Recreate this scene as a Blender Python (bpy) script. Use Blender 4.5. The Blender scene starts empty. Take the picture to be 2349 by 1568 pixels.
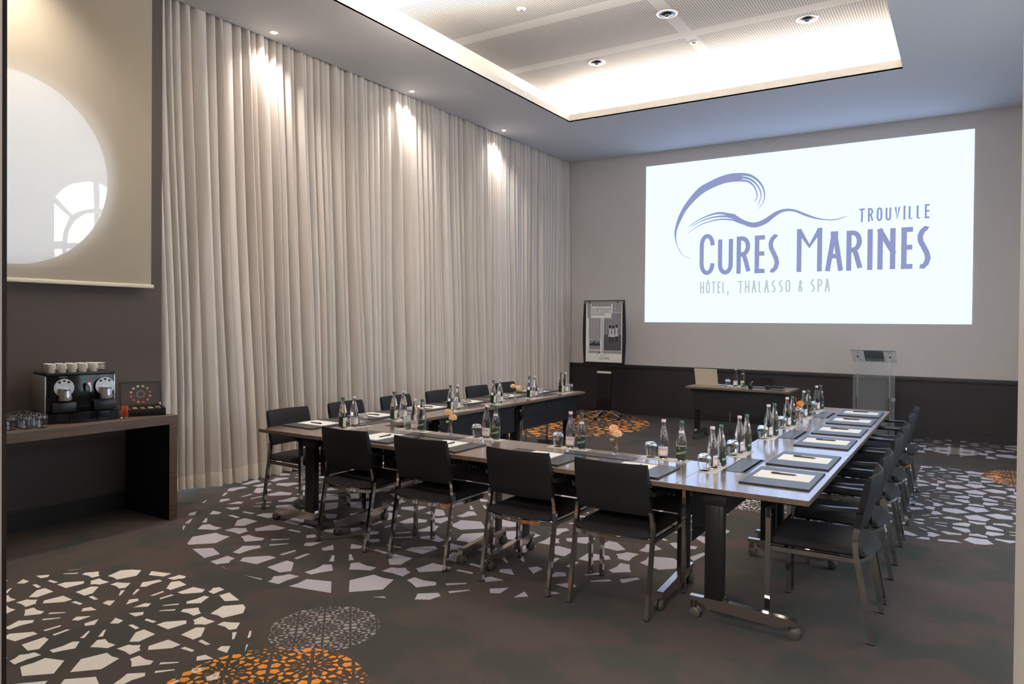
import bpy, bmesh, math, random
from mathutils import Vector, Matrix

S = bpy.context.scene
COL = S.collection
PI = math.pi

# ------------------------------------------------------------------ camera
cam_data = bpy.data.cameras.new('camera')
cam = bpy.data.objects.new('camera', cam_data)
COL.objects.link(cam)
YAW, PITCH, ROLL = -0.565779, 0.0106899, 0.00889134
_r = Vector((math.cos(YAW), -math.sin(YAW), 0)); _f = Vector((math.sin(YAW), math.cos(YAW), 0)); _u = Vector((0, 0, 1))
_f2 = _f * math.cos(PITCH) - _u * math.sin(PITCH); _u2 = _u * math.cos(PITCH) + _f * math.sin(PITCH)
_r3 = _r * math.cos(ROLL) + _u2 * math.sin(ROLL); _u3 = -_r * math.sin(ROLL) + _u2 * math.cos(ROLL)
cam.matrix_world = Matrix(((_r3.x, _u3.x, -_f2.x, 0), (_r3.y, _u3.y, -_f2.y, 0), (_r3.z, _u3.z, -_f2.z, 1.6), (0, 0, 0, 1)))
cam_data.sensor_width = 36.0
cam_data.lens = 36.0 * 1640.27 / 2349
cam_data.shift_y = -25.66 / 2349
cam_data.clip_start = 0.05
S.camera = cam

# ------------------------------------------------------------------ view, world, lights
S.view_settings.view_transform = 'Standard'
S.view_settings.look = 'None'
S.view_settings.gamma = 1.0
S.view_settings.exposure = 0.5
S.view_settings.use_curve_mapping = False
world = bpy.data.worlds.new('world'); S.world = world
world.use_nodes = True
world.node_tree.nodes['Background'].inputs[0].default_value = (0.9, 0.95, 1.0, 1)
world.node_tree.nodes['Background'].inputs[1].default_value = 0.05


def area(name, loc, direction, sx, sy, power, color, spread=PI):
    l = bpy.data.lights.new(name, 'AREA'); l.shape = 'RECTANGLE'; l.size = sx; l.size_y = sy
    l.energy = power; l.color = color; l.spread = spread
    o = bpy.data.objects.new(name, l); COL.objects.link(o); o.location = loc
    o.rotation_euler = Vector(direction).to_track_quat('-Z', 'Y').to_euler()
    return o


CEIL = 4.597          # lower ceiling
TOP = 5.05            # raised ceiling inside the cove
CX0, CX1, CY0, CY1 = -5.03, -0.66, 1.6, 9.46     # opening of the cove
WALLY = 11.894
WARM = (1.0, 0.91, 0.80); COOL = (0.72, 0.86, 1.0); NEUT = (1.0, 0.95, 0.90)

# LED strips on the ledge of the ceiling cove
LEDZ = CEIL + 0.16
area('cove_led', (CX0 - .17, (CY0 + CY1) / 2, LEDZ), (0.12, 0, 1), 0.05, CY1 - CY0, 300, WARM)
area('cove_led', (CX1 + .17, (CY0 + CY1) / 2, LEDZ), (-0.12, 0, 1), 0.05, CY1 - CY0, 250, WARM)
area('cove_led', ((CX0 + CX1) / 2, CY1 + .17, LEDZ), (0, -0.12, 1), CX1 - CX0, 0.05, 190, WARM)
area('cove_led', ((CX0 + CX1) / 2, CY0 - .17, LEDZ), (0, 0.12, 1), CX1 - CX0, 0.05, 170, WARM)
# daylight from the windows in the right wall (outside the frame)
area('daylight', (1.58, 6.2, 2.05), (-1, 0, -0.0001), 5.4, 2.6, 95, COOL)
# added fill light in the corridor behind the camera, through the open doorway
area('corridor_fill', (-0.9, -1.3, 2.9), (-0.12, 1, -0.55), 2.0, 1.2, 125, NEUT)


# ------------------------------------------------------------------ materials
def srgb(r, g, b):
    f = lambda c: (c / 255) / 12.92 if c / 255 <= .04045 else (((c / 255) + .055) / 1.055) ** 2.4
    return (f(r), f(g), f(b), 1.0)


class NT:
    def __init__(s, name):
        s.m = bpy.data.materials.new(name); s.m.use_nodes = True
        s.t = s.m.node_tree; s.n = s.t.nodes; s.b = s.n['Principled BSDF']; s.out = s.n['Material Output']

    def add(s, typ, **kw):
        x = s.n.new(typ)
        for k, v in kw.items():
            setattr(x, k, v)
        return x

    def link(s, a, b): s.t.links.new(a, b)

    def math(s, op, a, b=None, c=None):
        x = s.add('ShaderNodeMath', operation=op)
        for i, v in enumerate((a, b, c)):
            if v is None: continue
            if isinstance(v, (int, float)): x.inputs[i].default_value = v
            else: s.link(v, x.inputs[i])
        return x.outputs[0]


def mat(name, col, rough=.5, metal=0, ior=None, coat=0, noise=None, bump=None, emit=None, spec=None, sheen=0):
    n = NT(name); b = n.b
    b.inputs['Base Color'].default_value = col; b.inputs['Roughness'].default_value = rough; b.inputs['Metallic'].default_value = metal
    if ior: b.inputs['IOR'].default_value = ior
    if coat: b.inputs['Coat Weight'].default_value = coat; b.inputs['Coat Roughness'].default_value = .1
    if spec is not None: b.inputs['Specular IOR Level'].default_value = spec
    if sheen: b.inputs['Sheen Weight'].default_value = sheen
    if emit: b.inputs['Emission Color'].default_value = emit[0]; b.inputs['Emission Strength'].default_value = emit[1]
    tc = n.add('ShaderNodeTexCoord')
    if noise:
        amt, scale, stretch = noise
        mp = n.add('ShaderNodeMapping'); mp.inputs['Scale'].default_value = stretch
        nz = n.add('ShaderNodeTexNoise'); nz.inputs['Scale'].default_value = scale; nz.inputs['Detail'].default_value = 4
        n.link(tc.outputs['Object'], mp.inputs[0]); n.link(mp.outputs[0], nz.inputs[0])
        hs = n.add('ShaderNodeHueSaturation'); hs.inputs['Color'].default_value = col
        v = n.math('MULTIPLY_ADD', nz.outputs[0], amt * 2, 1 - amt)
        n.link(v, hs.inputs['Value']); n.link(hs.outputs[0], b.inputs['Base Color'])
    if bump:
        st, scale = bump
        nz = n.add('ShaderNodeTexNoise'); nz.inputs['Scale'].default_value = scale; nz.inputs['Detail'].default_value = 3
        n.link(tc.outputs['Object'], nz.inputs[0])
        bp = n.add('ShaderNodeBump'); bp.inputs['Strength'].default_value = st; bp.inputs['Distance'].default_value = .01
        n.link(nz.outputs[0], bp.inputs['Height']); n.link(bp.outputs[0], b.inputs['Normal'])
    return n.m


def emitm(name, col, st=1.0):
    n = NT(name); n.n.remove(n.b)
    e = n.add('ShaderNodeEmission'); e.inputs[0].default_value = col; e.inputs[1].default_value = st
    n.link(e.outputs[0], n.out.inputs[0])
    return n.m


def glassm(name, col, ior, rough=0.0):
    n = NT(name); b = n.b
    b.inputs['Base Color'].default_value = col; b.inputs['Roughness'].default_value = rough
    b.inputs['Transmission Weight'].default_value = 1; b.inputs['IOR'].default_value = ior
    return n.m


def acrylicm():
    m_ = glassm('acrylic', (0.93, 0.95, 0.95, 1), 1.4); m_.node_tree.nodes['Principled BSDF'].inputs['Transmission Weight'].default_value = .9
    return m_


def woodm(name, c1, c2, rough, axis=0, scale=6.0, coat=0.0):
    n = NT(name); tc = n.add('ShaderNodeTexCoord'); mp = n.add('ShaderNodeMapping')
    sc = [14, 14, 14]; sc[axis] = .9
    mp.inputs['Scale'].default_value = sc
    nz = n.add('ShaderNodeTexNoise'); nz.inputs['Scale'].default_value = scale; nz.inputs['Detail'].default_value = 6; nz.inputs['Distortion'].default_value = .6
    n.link(tc.outputs['Object'], mp.inputs[0]); n.link(mp.outputs[0], nz.inputs[0])
    cr = n.add('ShaderNodeValToRGB'); cr.color_ramp.elements[0].position = .3; cr.color_ramp.elements[1].position = .72
    cr.color_ramp.elements[0].color = c1; cr.color_ramp.elements[1].color = c2
    n.link(nz.outputs[0], cr.inputs[0]); n.link(cr.outputs[0], n.b.inputs['Base Color'])
    n.b.inputs['Roughness'].default_value = rough
    if coat: n.b.inputs['Coat Weight'].default_value = coat; n.b.inputs['Coat Roughness'].default_value = .16; n.b.inputs['Coat IOR'].default_value = 1.6
    return n.m


def carpetm(name, col, amt=.35, green=None):
    n = NT(name); tc = n.add('ShaderNodeTexCoord')
    n1 = n.add('ShaderNodeTexNoise'); n1.inputs['Scale'].default_value = 260; n1.inputs['Detail'].default_value = 2
    n.link(tc.outputs['Object'], n1.inputs[0])
    c = None
    if green:
        n2 = n.add('ShaderNodeTexNoise'); n2.inputs['Scale'].default_value = 2.3; n2.inputs['Detail'].default_value = 5
        n.link(tc.outputs['Object'], n2.inputs[0])
        cr = n.add('ShaderNodeValToRGB'); cr.color_ramp.elements[0].position = .47; cr.color_ramp.elements[1].position = .56
        cr.color_ramp.elements[0].color = col; cr.color_ramp.elements[1].color = green
        n.link(n2.outputs[0], cr.inputs[0]); c = cr.outputs[0]
    hs = n.add('ShaderNodeHueSaturation')
    if c: n.link(c, hs.inputs['Color'])
    else: hs.inputs['Color'].default_value = col
    n.link(n.math('MULTIPLY_ADD', n1.outputs[0], amt * 4, 1 - amt * 2), hs.inputs['Value'])
    n.link(hs.outputs[0], n.b.inputs['Base Color'])
    n.b.inputs['Roughness'].default_value = .95; n.b.inputs['Specular IOR Level'].default_value = .15
    bp = n.add('ShaderNodeBump'); bp.inputs['Strength'].default_value = .5; bp.inputs['Distance'].default_value = .004
    n.link(n1.outputs[0], bp.inputs['Height']); n.link(bp.outputs[0], n.b.inputs['Normal'])
    return n.m


def perfm(name, col, rough, du, dv, rad, au, av, solid=None, dark=None, bands=None):
    """a sheet with round holes on a du x dv grid; au/av = object axes; dark = colour seen in the holes (a recess), else open holes."""
    n = NT(name); tc = n.add('ShaderNodeTexCoord'); sp = n.add('ShaderNodeSeparateXYZ'); n.link(tc.outputs['Object'], sp.inputs[0])
    U, V = sp.outputs[au], sp.outputs[av]
    fu = n.math('SUBTRACT', n.math('FRACT', n.math('DIVIDE', U, du)), .5); fv = n.math('SUBTRACT', n.math('FRACT', n.math('DIVIDE', V, dv)), .5)
    d2 = n.math('ADD', n.math('POWER', n.math('MULTIPLY', fu, du), 2), n.math('POWER', n.math('MULTIPLY', fv, dv), 2))
    hole = n.math('LESS_THAN', d2, rad * rad)
    if solid:                                   # (period, offset, width) solid bands across U ; (lo, hi) open range of V
        (per, off, wid), rng = solid
        pb = n.math('ABSOLUTE', n.math('SUBTRACT', n.math('FRACT', n.math('ADD', n.math('DIVIDE', n.math('SUBTRACT', U, off), per), 100.5)), .5))
        hole = n.math('MULTIPLY', hole, n.math('GREATER_THAN', pb, wid / per / 2))
        if rng:
            hole = n.math('MULTIPLY', hole, n.math('MULTIPLY', n.math('GREATER_THAN', V, rng[0]), n.math('LESS_THAN', V, rng[1])))
    if bands:
        per, off, wid = bands
        pb = n.math('ABSOLUTE', n.math('SUBTRACT', n.math('FRACT', n.math('ADD', n.math('DIVIDE', n.math('SUBTRACT', V, off), per), 100.5)), .5))
        hole = n.math('MULTIPLY', hole, n.math('GREATER_THAN', pb, wid / per / 2))
    n.b.inputs['Base Color'].default_value = col; n.b.inputs['Roughness'].default_value = rough
    if dark:
        mx = n.add('ShaderNodeMix', data_type='RGBA'); mx.inputs[6].default_value = col; mx.inputs[7].default_value = dark
        n.link(hole, mx.inputs[0]); n.link(mx.outputs[2], n.b.inputs['Base Color'])
    else:
        tr = n.add('ShaderNodeBsdfTransparent'); ms = n.add('ShaderNodeMixShader')
        n.link(hole, ms.inputs[0]); n.link(n.b.outputs[0], ms.inputs[1]); n.link(tr.outputs[0], ms.inputs[2]); n.link(ms.outputs[0], n.out.inputs[0])
    return n.m


M = dict(
    carpet=carpetm('carpet_charcoal', srgb(87, 78, 74), .38, srgb(75, 75, 70)),
    c_white=carpetm('carpet_cream', srgb(246, 236, 227), .12), c_lilac=carpetm('carpet_lilac', srgb(192, 186, 196), .14),
    c_orange=carpetm('carpet_orange', srgb(248, 160, 70), .12), c_grey=carpetm('carpet_grey', srgb(166, 158, 157), .14),
    wall_light=mat('wall_paint_light', srgb(212, 207, 204), .9), wall_dark=mat('wall_paint_dark', srgb(48, 44, 45), .6, noise=(.05, 3, (1, 1, 1))),
    wall_brown=mat('wall_paint_brown', srgb(84, 75, 70), .7), trim_dark=mat('trim_dark', srgb(47, 44, 44), .45),
    trim_brown=mat('trim_brown', srgb(86, 76, 68), .5), ceiling=mat('ceiling_paint', srgb(208, 207, 207), .95),
    cove=mat('cove_paint', srgb(236, 230, 222), .9), white=mat('white_paint', srgb(235, 235, 232), .5),
    perf_ceiling=perfm('perforated_ceiling', srgb(176, 172, 168), .9, .028, .028, .0085, 0, 1, solid=((2.6, -2.84, .16), None), dark=srgb(60, 57, 54), bands=(1.21, 8.31, .18)),
    chrome=mat('chrome', srgb(205, 203, 200), .08, 1), chrome_dark=mat('chrome_soft', srgb(176, 170, 163), .16, 1), foot_metal=mat('satin_foot', srgb(186, 176, 166), .22, .95), steel=mat('brushed_steel', srgb(190, 188, 184), .3, 1),
    black_fab=mat('black_upholstery', srgb(33, 32, 32), .75, bump=(.15, 400), spec=.3), black_pl=mat('black_plastic', srgb(30, 30, 31), .35),
    black_metal=mat('black_metal', srgb(27, 27, 28), .4), black_gloss=mat('black_gloss', srgb(16, 16, 18), .12),
    matt_black=mat('matt_black', srgb(12, 12, 13), .95, spec=.05), wheel=mat('wheel_rubber', srgb(84, 80, 72), .5),
    wood=woodm('table_laminate', srgb(116, 92, 72), srgb(146, 120, 96), .2, 0, 5, coat=1.0), wood_edge=woodm('table_edge', srgb(96, 80, 66), srgb(116, 98, 82), .45, 0, 5),
    wood_c=woodm('console_wood', srgb(84, 69, 58), srgb(112, 94, 79), .42, 1, 5),
    perf_black=perfm('perforated_black_steel', srgb(30, 30, 32), .45, .03, .03, .0042, 0, 2, solid=((.36, 0, .05), (.50, .66))),
    pad=mat('blotter_leather', srgb(50, 50, 54), .36, ior=1.65), pad_edge=mat('blotter_edge', srgb(26, 26, 28), .5), paper=mat('paper', srgb(245, 241, 235), .8),
    napkin=mat('paper_mat', srgb(214, 204, 190), .85, noise=(.04, 60, (1, 1, 1))), ink=mat('ink_grey', srgb(110, 98, 88), .7), pen=mat('pen_black', srgb(52, 44, 38), .3),
    water=glassm('bottle_glass', (0.97, 0.99, 0.98, 1), 1.34), glass=glassm('clear_glass', (0.99, 0.995, 0.995, 1), 1.45), acrylic=acrylicm(),
    lab_pink=mat('label_pink', srgb(238, 226, 222), .6), lab_red=mat('label_red', srgb(206, 60, 66), .6), lab_blue=mat('label_blue', srgb(120, 150, 205), .6), lab_green=mat('label_green', srgb(40, 56, 36), .5),
    lab_cream=mat('label_cream', srgb(214, 216, 190), .6), cap_pink=mat('cap_pink', srgb(232, 208, 205), .35), cap_green=mat('cap_green', srgb(60, 96, 78), .35), lab_white=mat('label_white', srgb(240, 240, 232), .6),
    flower=mat('petal_peach', srgb(255, 216, 170), .7, noise=(.12, 40, (1, 1, 1)), sheen=.2), flower2=mat('petal_orange', srgb(250, 178, 92), .7, noise=(.1, 40, (1, 1, 1))),
    leaf=mat('leaf_green', srgb(118, 160, 62), .5), stem=mat('stem_green', srgb(96, 110, 56), .6), stick=mat('stick_orange', srgb(226, 112, 44), .6),
    gold=mat('laptop_shell', srgb(214, 203, 184), .4, .1), screen_off=mat('dark_screen', srgb(20, 20, 24), .1),
    porcelain=mat('porcelain', srgb(238, 230, 216), .2, coat=.3), silver=mat('silver_plastic', srgb(196, 195, 194), .28, .7), red=mat('red_paper', srgb(222, 84, 48), .6),
    red_led=emitm('red_lamp', (1, .02, .06, 1), 3.5), clip_white=mat('clip_white', srgb(222, 214, 190), .35),
    chart_grey=mat('print_grey', srgb(138, 138, 146), .7, noise=(.25, 9, (1, 1, 3))), chart_dark=mat('print_dark', srgb(48, 47, 54), .7), chart_mid=mat('print_mid', srgb(84, 84, 92), .7, noise=(.5, 40, (1, 1, 2))), chart_light=mat('print_light', srgb(206, 205, 210), .7),
    frame_grey=mat('door_frame_grey', srgb(150, 140, 133), .5), frame_brown=mat('door_frame_brown', srgb(52, 40, 33), .45), frame_beige=mat('door_frame_beige', srgb(168, 160, 152), .6),
    lamp_in=mat('lamp_reflector', srgb(120, 116, 110), .12, 1), grey_plastic=mat('grey_plastic', srgb(120, 124, 130), .4),
    spot_glow=emitm('spot_bulb', (1, .93, .82, 1), 30.0),
    slide=emitm('projected_white', (0.92, 1.24, 1.85, 1), 0.707), slide_blue=emitm('projected_blue', srgb(147, 156, 200), 0.707), slide_grey=emitm('projected_grey', srgb(196, 203, 204), 0.707),
)


def curtainm():
    n = NT('curtain_linen'); tc = n.add('ShaderNodeTexCoord')
    mp = n.add('ShaderNodeMapping'); mp.inputs['Scale'].default_value = (1, 2.2, .05)
    nz = n.add('ShaderNodeTexNoise'); nz.inputs['Scale'].default_value = 3; nz.inputs['Detail'].default_value = 2
    n.link(tc.outputs['Object'], mp.inputs[0]); n.link(mp.outputs[0], nz.inputs[0])
    cr = n.add('ShaderNodeValToRGB'); cr.color_ramp.elements[0].position = .35; cr.color_ramp.elements[1].position = .65
    cr.color_ramp.elements[0].color = srgb(208, 202, 195); cr.color_ramp.elements[1].color = srgb(220, 210, 201)
    n.link(nz.outputs[0], cr.inputs[0]); n.link(cr.outputs[0], n.b.inputs['Base Color'])
    n.b.inputs['Roughness'].default_value = .9; n.b.inputs['Specular IOR Level'].default_value = .1
    n2 = n.add('ShaderNodeTexNoise'); n2.inputs['Scale'].default_value = 500
    n.link(tc.outputs['Object'], n2.inputs[0])
    bp = n.add('ShaderNodeBump'); bp.inputs['Strength'].default_value = .12; bp.inputs['Distance'].default_value = .003
    n.link(n2.outputs[0], bp.inputs['Height']); n.link(bp.outputs[0], n.b.inputs['Normal'])
    return n.m


def blindm():
    n = NT('blind_fabric')
    n.b.inputs['Base Color'].default_value = srgb(214, 202, 182); n.b.inputs['Roughness'].default_value = .9; n.b.inputs['Specular IOR Level'].default_value = .05
    tl = n.add('ShaderNodeBsdfTranslucent'); tl.inputs[0].default_value = srgb(230, 224, 214)
    tr = n.add('ShaderNodeBsdfTransparent')
    m1 = n.add('ShaderNodeMixShader'); m1.inputs[0].default_value = .3
    n.link(n.b.outputs[0], m1.inputs[1]); n.link(tl.outputs[0], m1.inputs[2])
    m2 = n.add('ShaderNodeMixShader'); m2.inputs[0].default_value = .32
    n.link(m1.outputs[0], m2.inputs[1]); n.link(tr.outputs[0], m2.inputs[2]); n.link(m2.outputs[0], n.out.inputs[0])
    return n.m


M['curtain'] = curtainm(); M['blind'] = blindm()
M['hem'] = mat('curtain_hem', srgb(226, 220, 208), .9, spec=.1)


# ------------------------------------------------------------------ mesh builder
class MB:
    def __init__(s): s.v = []; s.f = []; s.mi = []; s.cur = 0

    def add(s, vs, fs):
        o = len(s.v); s.v += [tuple(v) for v in vs]
        for f in fs: s.f.append([i + o for i in f]); s.mi.append(s.cur)
        return s

    def box(s, x0, x1, y0, y1, z0, z1):
        return s.add([(x, y, z) for z in (z0, z1) for y in (y0, y1) for x in (x0, x1)],
                     [(0, 2, 3, 1), (4, 5, 7, 6), (0, 1, 5, 4), (2, 6, 7, 3), (0, 4, 6, 2), (1, 3, 7, 5)])

    def rbox(s, x0, x1, y0, y1, z0, z1, r=.005, seg=2):
        bm = bmesh.new(); bmesh.ops.create_cube(bm, size=1)
        for v in bm.verts: v.co = ((x0 + x1) / 2 + v.co.x * (x1 - x0), (y0 + y1) / 2 + v.co.y * (y1 - y0), (z0 + z1) / 2 + v.co.z * (z1 - z0))
        bmesh.ops.bevel(bm, geom=bm.edges[:], offset=r, segments=seg, affect='EDGES', profile=.5)
        bm.verts.index_update(); s.add([v.co[:] for v in bm.verts], [[v.index for v in f.verts] for f in bm.faces]); bm.free(); return s

    def poly(s, pts, flip=False):
        return s.add(pts, [list(range(len(pts)))[::-1] if flip else list(range(len(pts)))])

    def prism(s, pts, a, b, axis='x'):
        """outline pts (2D) extruded from a to b along axis. x: pts=(y,z); y: pts=(x,z); z: pts=(x,y)"""
        mk = {'x': lambda p, t: (t, p[0], p[1]), 'y': lambda p, t: (p[0], t, p[1]), 'z': lambda p, t: (p[0], p[1], t)}[axis]
        n = len(pts); vs = [mk(p, a) for p in pts] + [mk(p, b) for p in pts]
        ar = sum(pts[i][0] * pts[(i + 1) % n][1] - pts[(i + 1) % n][0] * pts[i][1] for i in range(n))
        fl = (ar > 0) == (axis != 'y'); fl = fl == (b > a)
        fs = [list(range(n))[::-1], [n + i for i in range(n)]] + [(i, (i + 1) % n, n + (i + 1) % n, n + i) for i in range(n)]
        if not fl: fs = [list(f)[::-1] for f in fs]
        return s.add(vs, fs)

    def lathe(s, prof, n=20, c=(0, 0, 0), axis='z', closed=False):
        vs = []; fs = []
        for r, z in prof:
            for k in range(n):
                a = 2 * PI * k / n; x, y = r * math.cos(a), r * math.sin(a)
                p = {'z': (x, y, z), 'x': (z, x, y), 'y': (x, -z, y)}[axis]
                vs.append((p[0] + c[0], p[1] + c[1], p[2] + c[2]))
        m = len(prof)
        for i in range(m if closed else m - 1):
            for k in range(n):
                j = (i + 1) % m; a, b = i * n + k, i * n + (k + 1) % n; fs.append((a, b, j * n + (k + 1) % n, j * n + k))
        if not closed:
            if prof[0][0] > 1e-5: fs.append(tuple(range(n))[::-1])
            if prof[-1][0] > 1e-5: fs.append(tuple((m - 1) * n + k for k in range(n)))
        return s.add(vs, fs)

    def tube(s, path, r, n=8, flat=None, cap=True):
        """round tube, or rectangular section when flat=(w,h) (w sideways, h along the normal)"""
        P = [Vector(p) for p in path]; vs = []; fs = []; m = len(P)
        ref = None
        for i, p in enumerate(P):
            t = ((P[i + 1] - P[i]).normalized() if i < m - 1 else Vector()) + ((P[i] - P[i - 1]).normalized() if i > 0 else Vector()); t.normalize()
            if ref is None: ref = Vector((0, 0, 1)) if abs(t.z) < .9 else Vector((0, 1, 0))
            u = t.cross(ref).normalized(); w = u.cross(t).normalized(); ref = w
            if flat:
                a, b = flat[0] / 2, flat[1] / 2; ring = [p + u * a + w * b, p - u * a + w * b, p - u * a - w * b, p + u * a - w * b]
            else:
                rr = r[i] if isinstance(r, (list, tuple)) else r
                ring = [p + u * math.cos(2 * PI * k / n) * rr + w * math.sin(2 * PI * k / n) * rr for k in range(n)]
            vs += [q[:] for q in ring]
        n = 4 if flat else n
        for i in range(m - 1):
            for k in range(n): fs.append((i * n + k, i * n + (k + 1) % n, (i + 1) * n + (k + 1) % n, (i + 1) * n + k))
        if cap: fs += [tuple(range(n))[::-1], tuple((m - 1) * n + k for k in range(n))]
        return s.add(vs, fs)

    def strip(s, la, lb):
        n = len(la); return s.add(list(la) + list(lb), [(i, i + 1, n + i + 1, n + i) for i in range(n - 1)])

    def build(s, name, m, parent=None, loc=None, smooth=True, label=None, fix=True):
        me = bpy.data.meshes.new(name); me.from_pydata(s.v, [], s.f)
        for x in (m if isinstance(m, (list, tuple)) else [m]): me.materials.append(x)
        if any(s.mi): me.polygons.foreach_set('material_index', s.mi)
        if fix:
            bm = bmesh.new(); bm.from_mesh(me); bmesh.ops.recalc_face_normals(bm, faces=bm.faces[:]); bm.to_mesh(me); bm.free()
        if smooth:
            me.polygons.foreach_set('use_smooth', [True] * len(me.polygons)); me.set_sharp_from_angle(angle=math.radians(38))
        me.update()
        o = bpy.data.objects.new(name, me); COL.objects.link(o)
        if parent: o.parent = parent
        if loc: o.location = loc
        if label: o['label'] = label
        return o


def tag(o, label, cat, group=None, kind=None):
    o['label'] = label; o['category'] = cat
    if group: o['group'] = group
    if kind: o['kind'] = kind
    return o


def struct(o, label=None):
    o['kind'] = 'structure'
    if label: o['label'] = label
    return o


def empty(name, loc=(0, 0, 0), rz=0, label=None, cat=None, group=None):
    o = bpy.data.objects.new(name, None); COL.objects.link(o); o.location = loc; o.rotation_euler = (0, 0, rz); o.empty_display_size = .1
    if label: tag(o, label, cat, group)
    return o


def dup(root, loc, rz=0, label=None, group=None):
    def cp(o, par):
        c = o.copy(); COL.objects.link(c); c.parent = par
        for ch in kids.get(o.name, []): cp(ch, c)
        return c
    kids = {}
    for o in root.children_recursive: kids.setdefault(o.parent.name, []).append(o)
    r = cp(root, None); r.location = loc; r.rotation_euler = (0, 0, rz)
    if label: r['label'] = label
    if group: r['group'] = group
    return r


def arc(cx, cy, rx, ry, a0, a1, n=10):
    return [(cx + rx * math.cos(math.radians(a0 + (a1 - a0) * i / n)), cy + ry * math.sin(math.radians(a0 + (a1 - a0) * i / n))) for i in range(n + 1)]


def text_polys(txt, size=1.0, res=2):
    """letters of the built-in font as flat polygons: verts (x, y), faces"""
    c = bpy.data.curves.new('lettering_curve', 'FONT'); c.body = txt; c.size = size; c.resolution_u = res; c.align_x = 'CENTER'
    o = bpy.data.objects.new('lettering_curve', c); COL.objects.link(o)
    dg = bpy.context.evaluated_depsgraph_get(); me = bpy.data.meshes.new_from_object(o.evaluated_get(dg))
    vs = [(v.co.x, v.co.y) for v in me.vertices]; fs = [list(p.vertices) for p in me.polygons]
    bpy.data.objects.remove(o); bpy.data.curves.remove(c); bpy.data.meshes.remove(me)
    return vs, fs


# ================================================================== STRUCTURE
# ---- floor: charcoal carpet with woven medallions (a repeating star pattern clipped by circles)
def star_pattern():
    h = 259.5
    base = [
        [(47, 18), (72, 46), (90, 33), (82, 16)], [(121, 25), (162, 29), (161, 18), (126, 16)],
        [(180, 39), (206, 65), (219, 77), (238, 64), (231, 17), (180, 17)],
        [(144, 116), (169, 146), (190, 134), (210, 126), (208, 105), (180, 108), (154, 102)],
        [(100, 71), (99, 77), (127, 105), (134, 97)]]
    sym = [[(231, 115), (259.5, 112), (288, 115), (286, 87), (273, 83), (259.5, 72), (246, 83), (233, 87)],
           [(259.5, 236), (304, 190), (286, 139), (259.5, 143), (233, 139), (215, 190)]]
    out = []
    for p in base:
        for sx in (1, -1):
            for sy in (1, -1):
                for sw in (0, 1):
                    q = [((y, x) if sw else (x, y)) for x, y in p]; out.append([(x * sx / h / 2, y * sy / h / 2) for x, y in q])
    for p in sym:
        for sy in (1, -1):
            out.append([(x / h / 2, y * sy / h / 2) for x, y in p])
            out.append([(y * sy / h / 2, x / h / 2) for x, y in p])
    return out


def clip_poly(poly, inside, cut):
    out = []
    for i in range(len(poly)):
        a, b = poly[i], poly[(i + 1) % len(poly)]
        ia, ib = inside(a), inside(b)
        if ia: out.append(a)
        if ia != ib: out.append(cut(a, b))
    return out


def clip_half(poly, nx, ny, d):
    f = lambda p: nx * p[0] + ny * p[1] - d
    return clip_poly(poly, lambda p: f(p) <= 0, lambda a, b: (a[0] + (b[0] - a[0]) * f(a) / (f(a) - f(b)), a[1] + (b[1] - a[1]) * f(a) / (f(a) - f(b))))


def clip_circle(poly, cx, cy, R):
    ins = lambda p: (p[0] - cx) ** 2 + (p[1] - cy) ** 2 <= R * R

    def cut(a, b):
        lo, hi = (a, b) if ins(a) else (b, a)
        for _ in range(22):
            m = ((lo[0] + hi[0]) / 2, (lo[1] + hi[1]) / 2)
            if ins(m): lo = m
            else: hi = m
        return lo
    return clip_poly(poly, ins, cut)


PAT = star_pattern()
fl = MB()
RX1 = 1.5
fl.add([(-6.6, -3, 0), (RX1, -3, 0), (RX1, 12.1, 0), (-6.6, 12.1, 0)], [(0, 1, 2, 3)])


def medallion(cx, cy, R, a, ox, oy, mi, z):
    fl.cur = mi
    i0, i1 = math.floor((cx - R - ox) / a) - 1, math.ceil((cx + R - ox) / a) + 1
    j0, j1 = math.floor((cy - R - oy) / a) - 1, math.ceil((cy + R - oy) / a) + 1
    for i in range(i0, i1 + 1):
        for j in range(j0, j1 + 1):
            for p in PAT:
                q = [(ox + (i + x) * a, oy + (j + y) * a) for x, y in p]
                mx, my = sum(t[0] for t in q) / len(q), sum(t[1] for t in q) / len(q)
                if math.hypot(mx - cx, my - cy) > R + a * .2: continue
                q = clip_circle(q, cx, cy, R)
                for nx, ny, d in ((0, 1, WALLY - .012), (-1, 0, 6.45), (1, 0, RX1 - .02)):
                    if len(q) > 2: q = clip_half(q, nx, ny, d)
                if len(q) > 2:
                    if sum(q[k][0] * q[(k + 1) % len(q)][1] - q[(k + 1) % len(q)][0] * q[k][1] for k in range(len(q))) < 0: q = q[::-1]
                    fl.poly([(x, y, z) for x, y in q])
    fl.cur = 0


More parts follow.
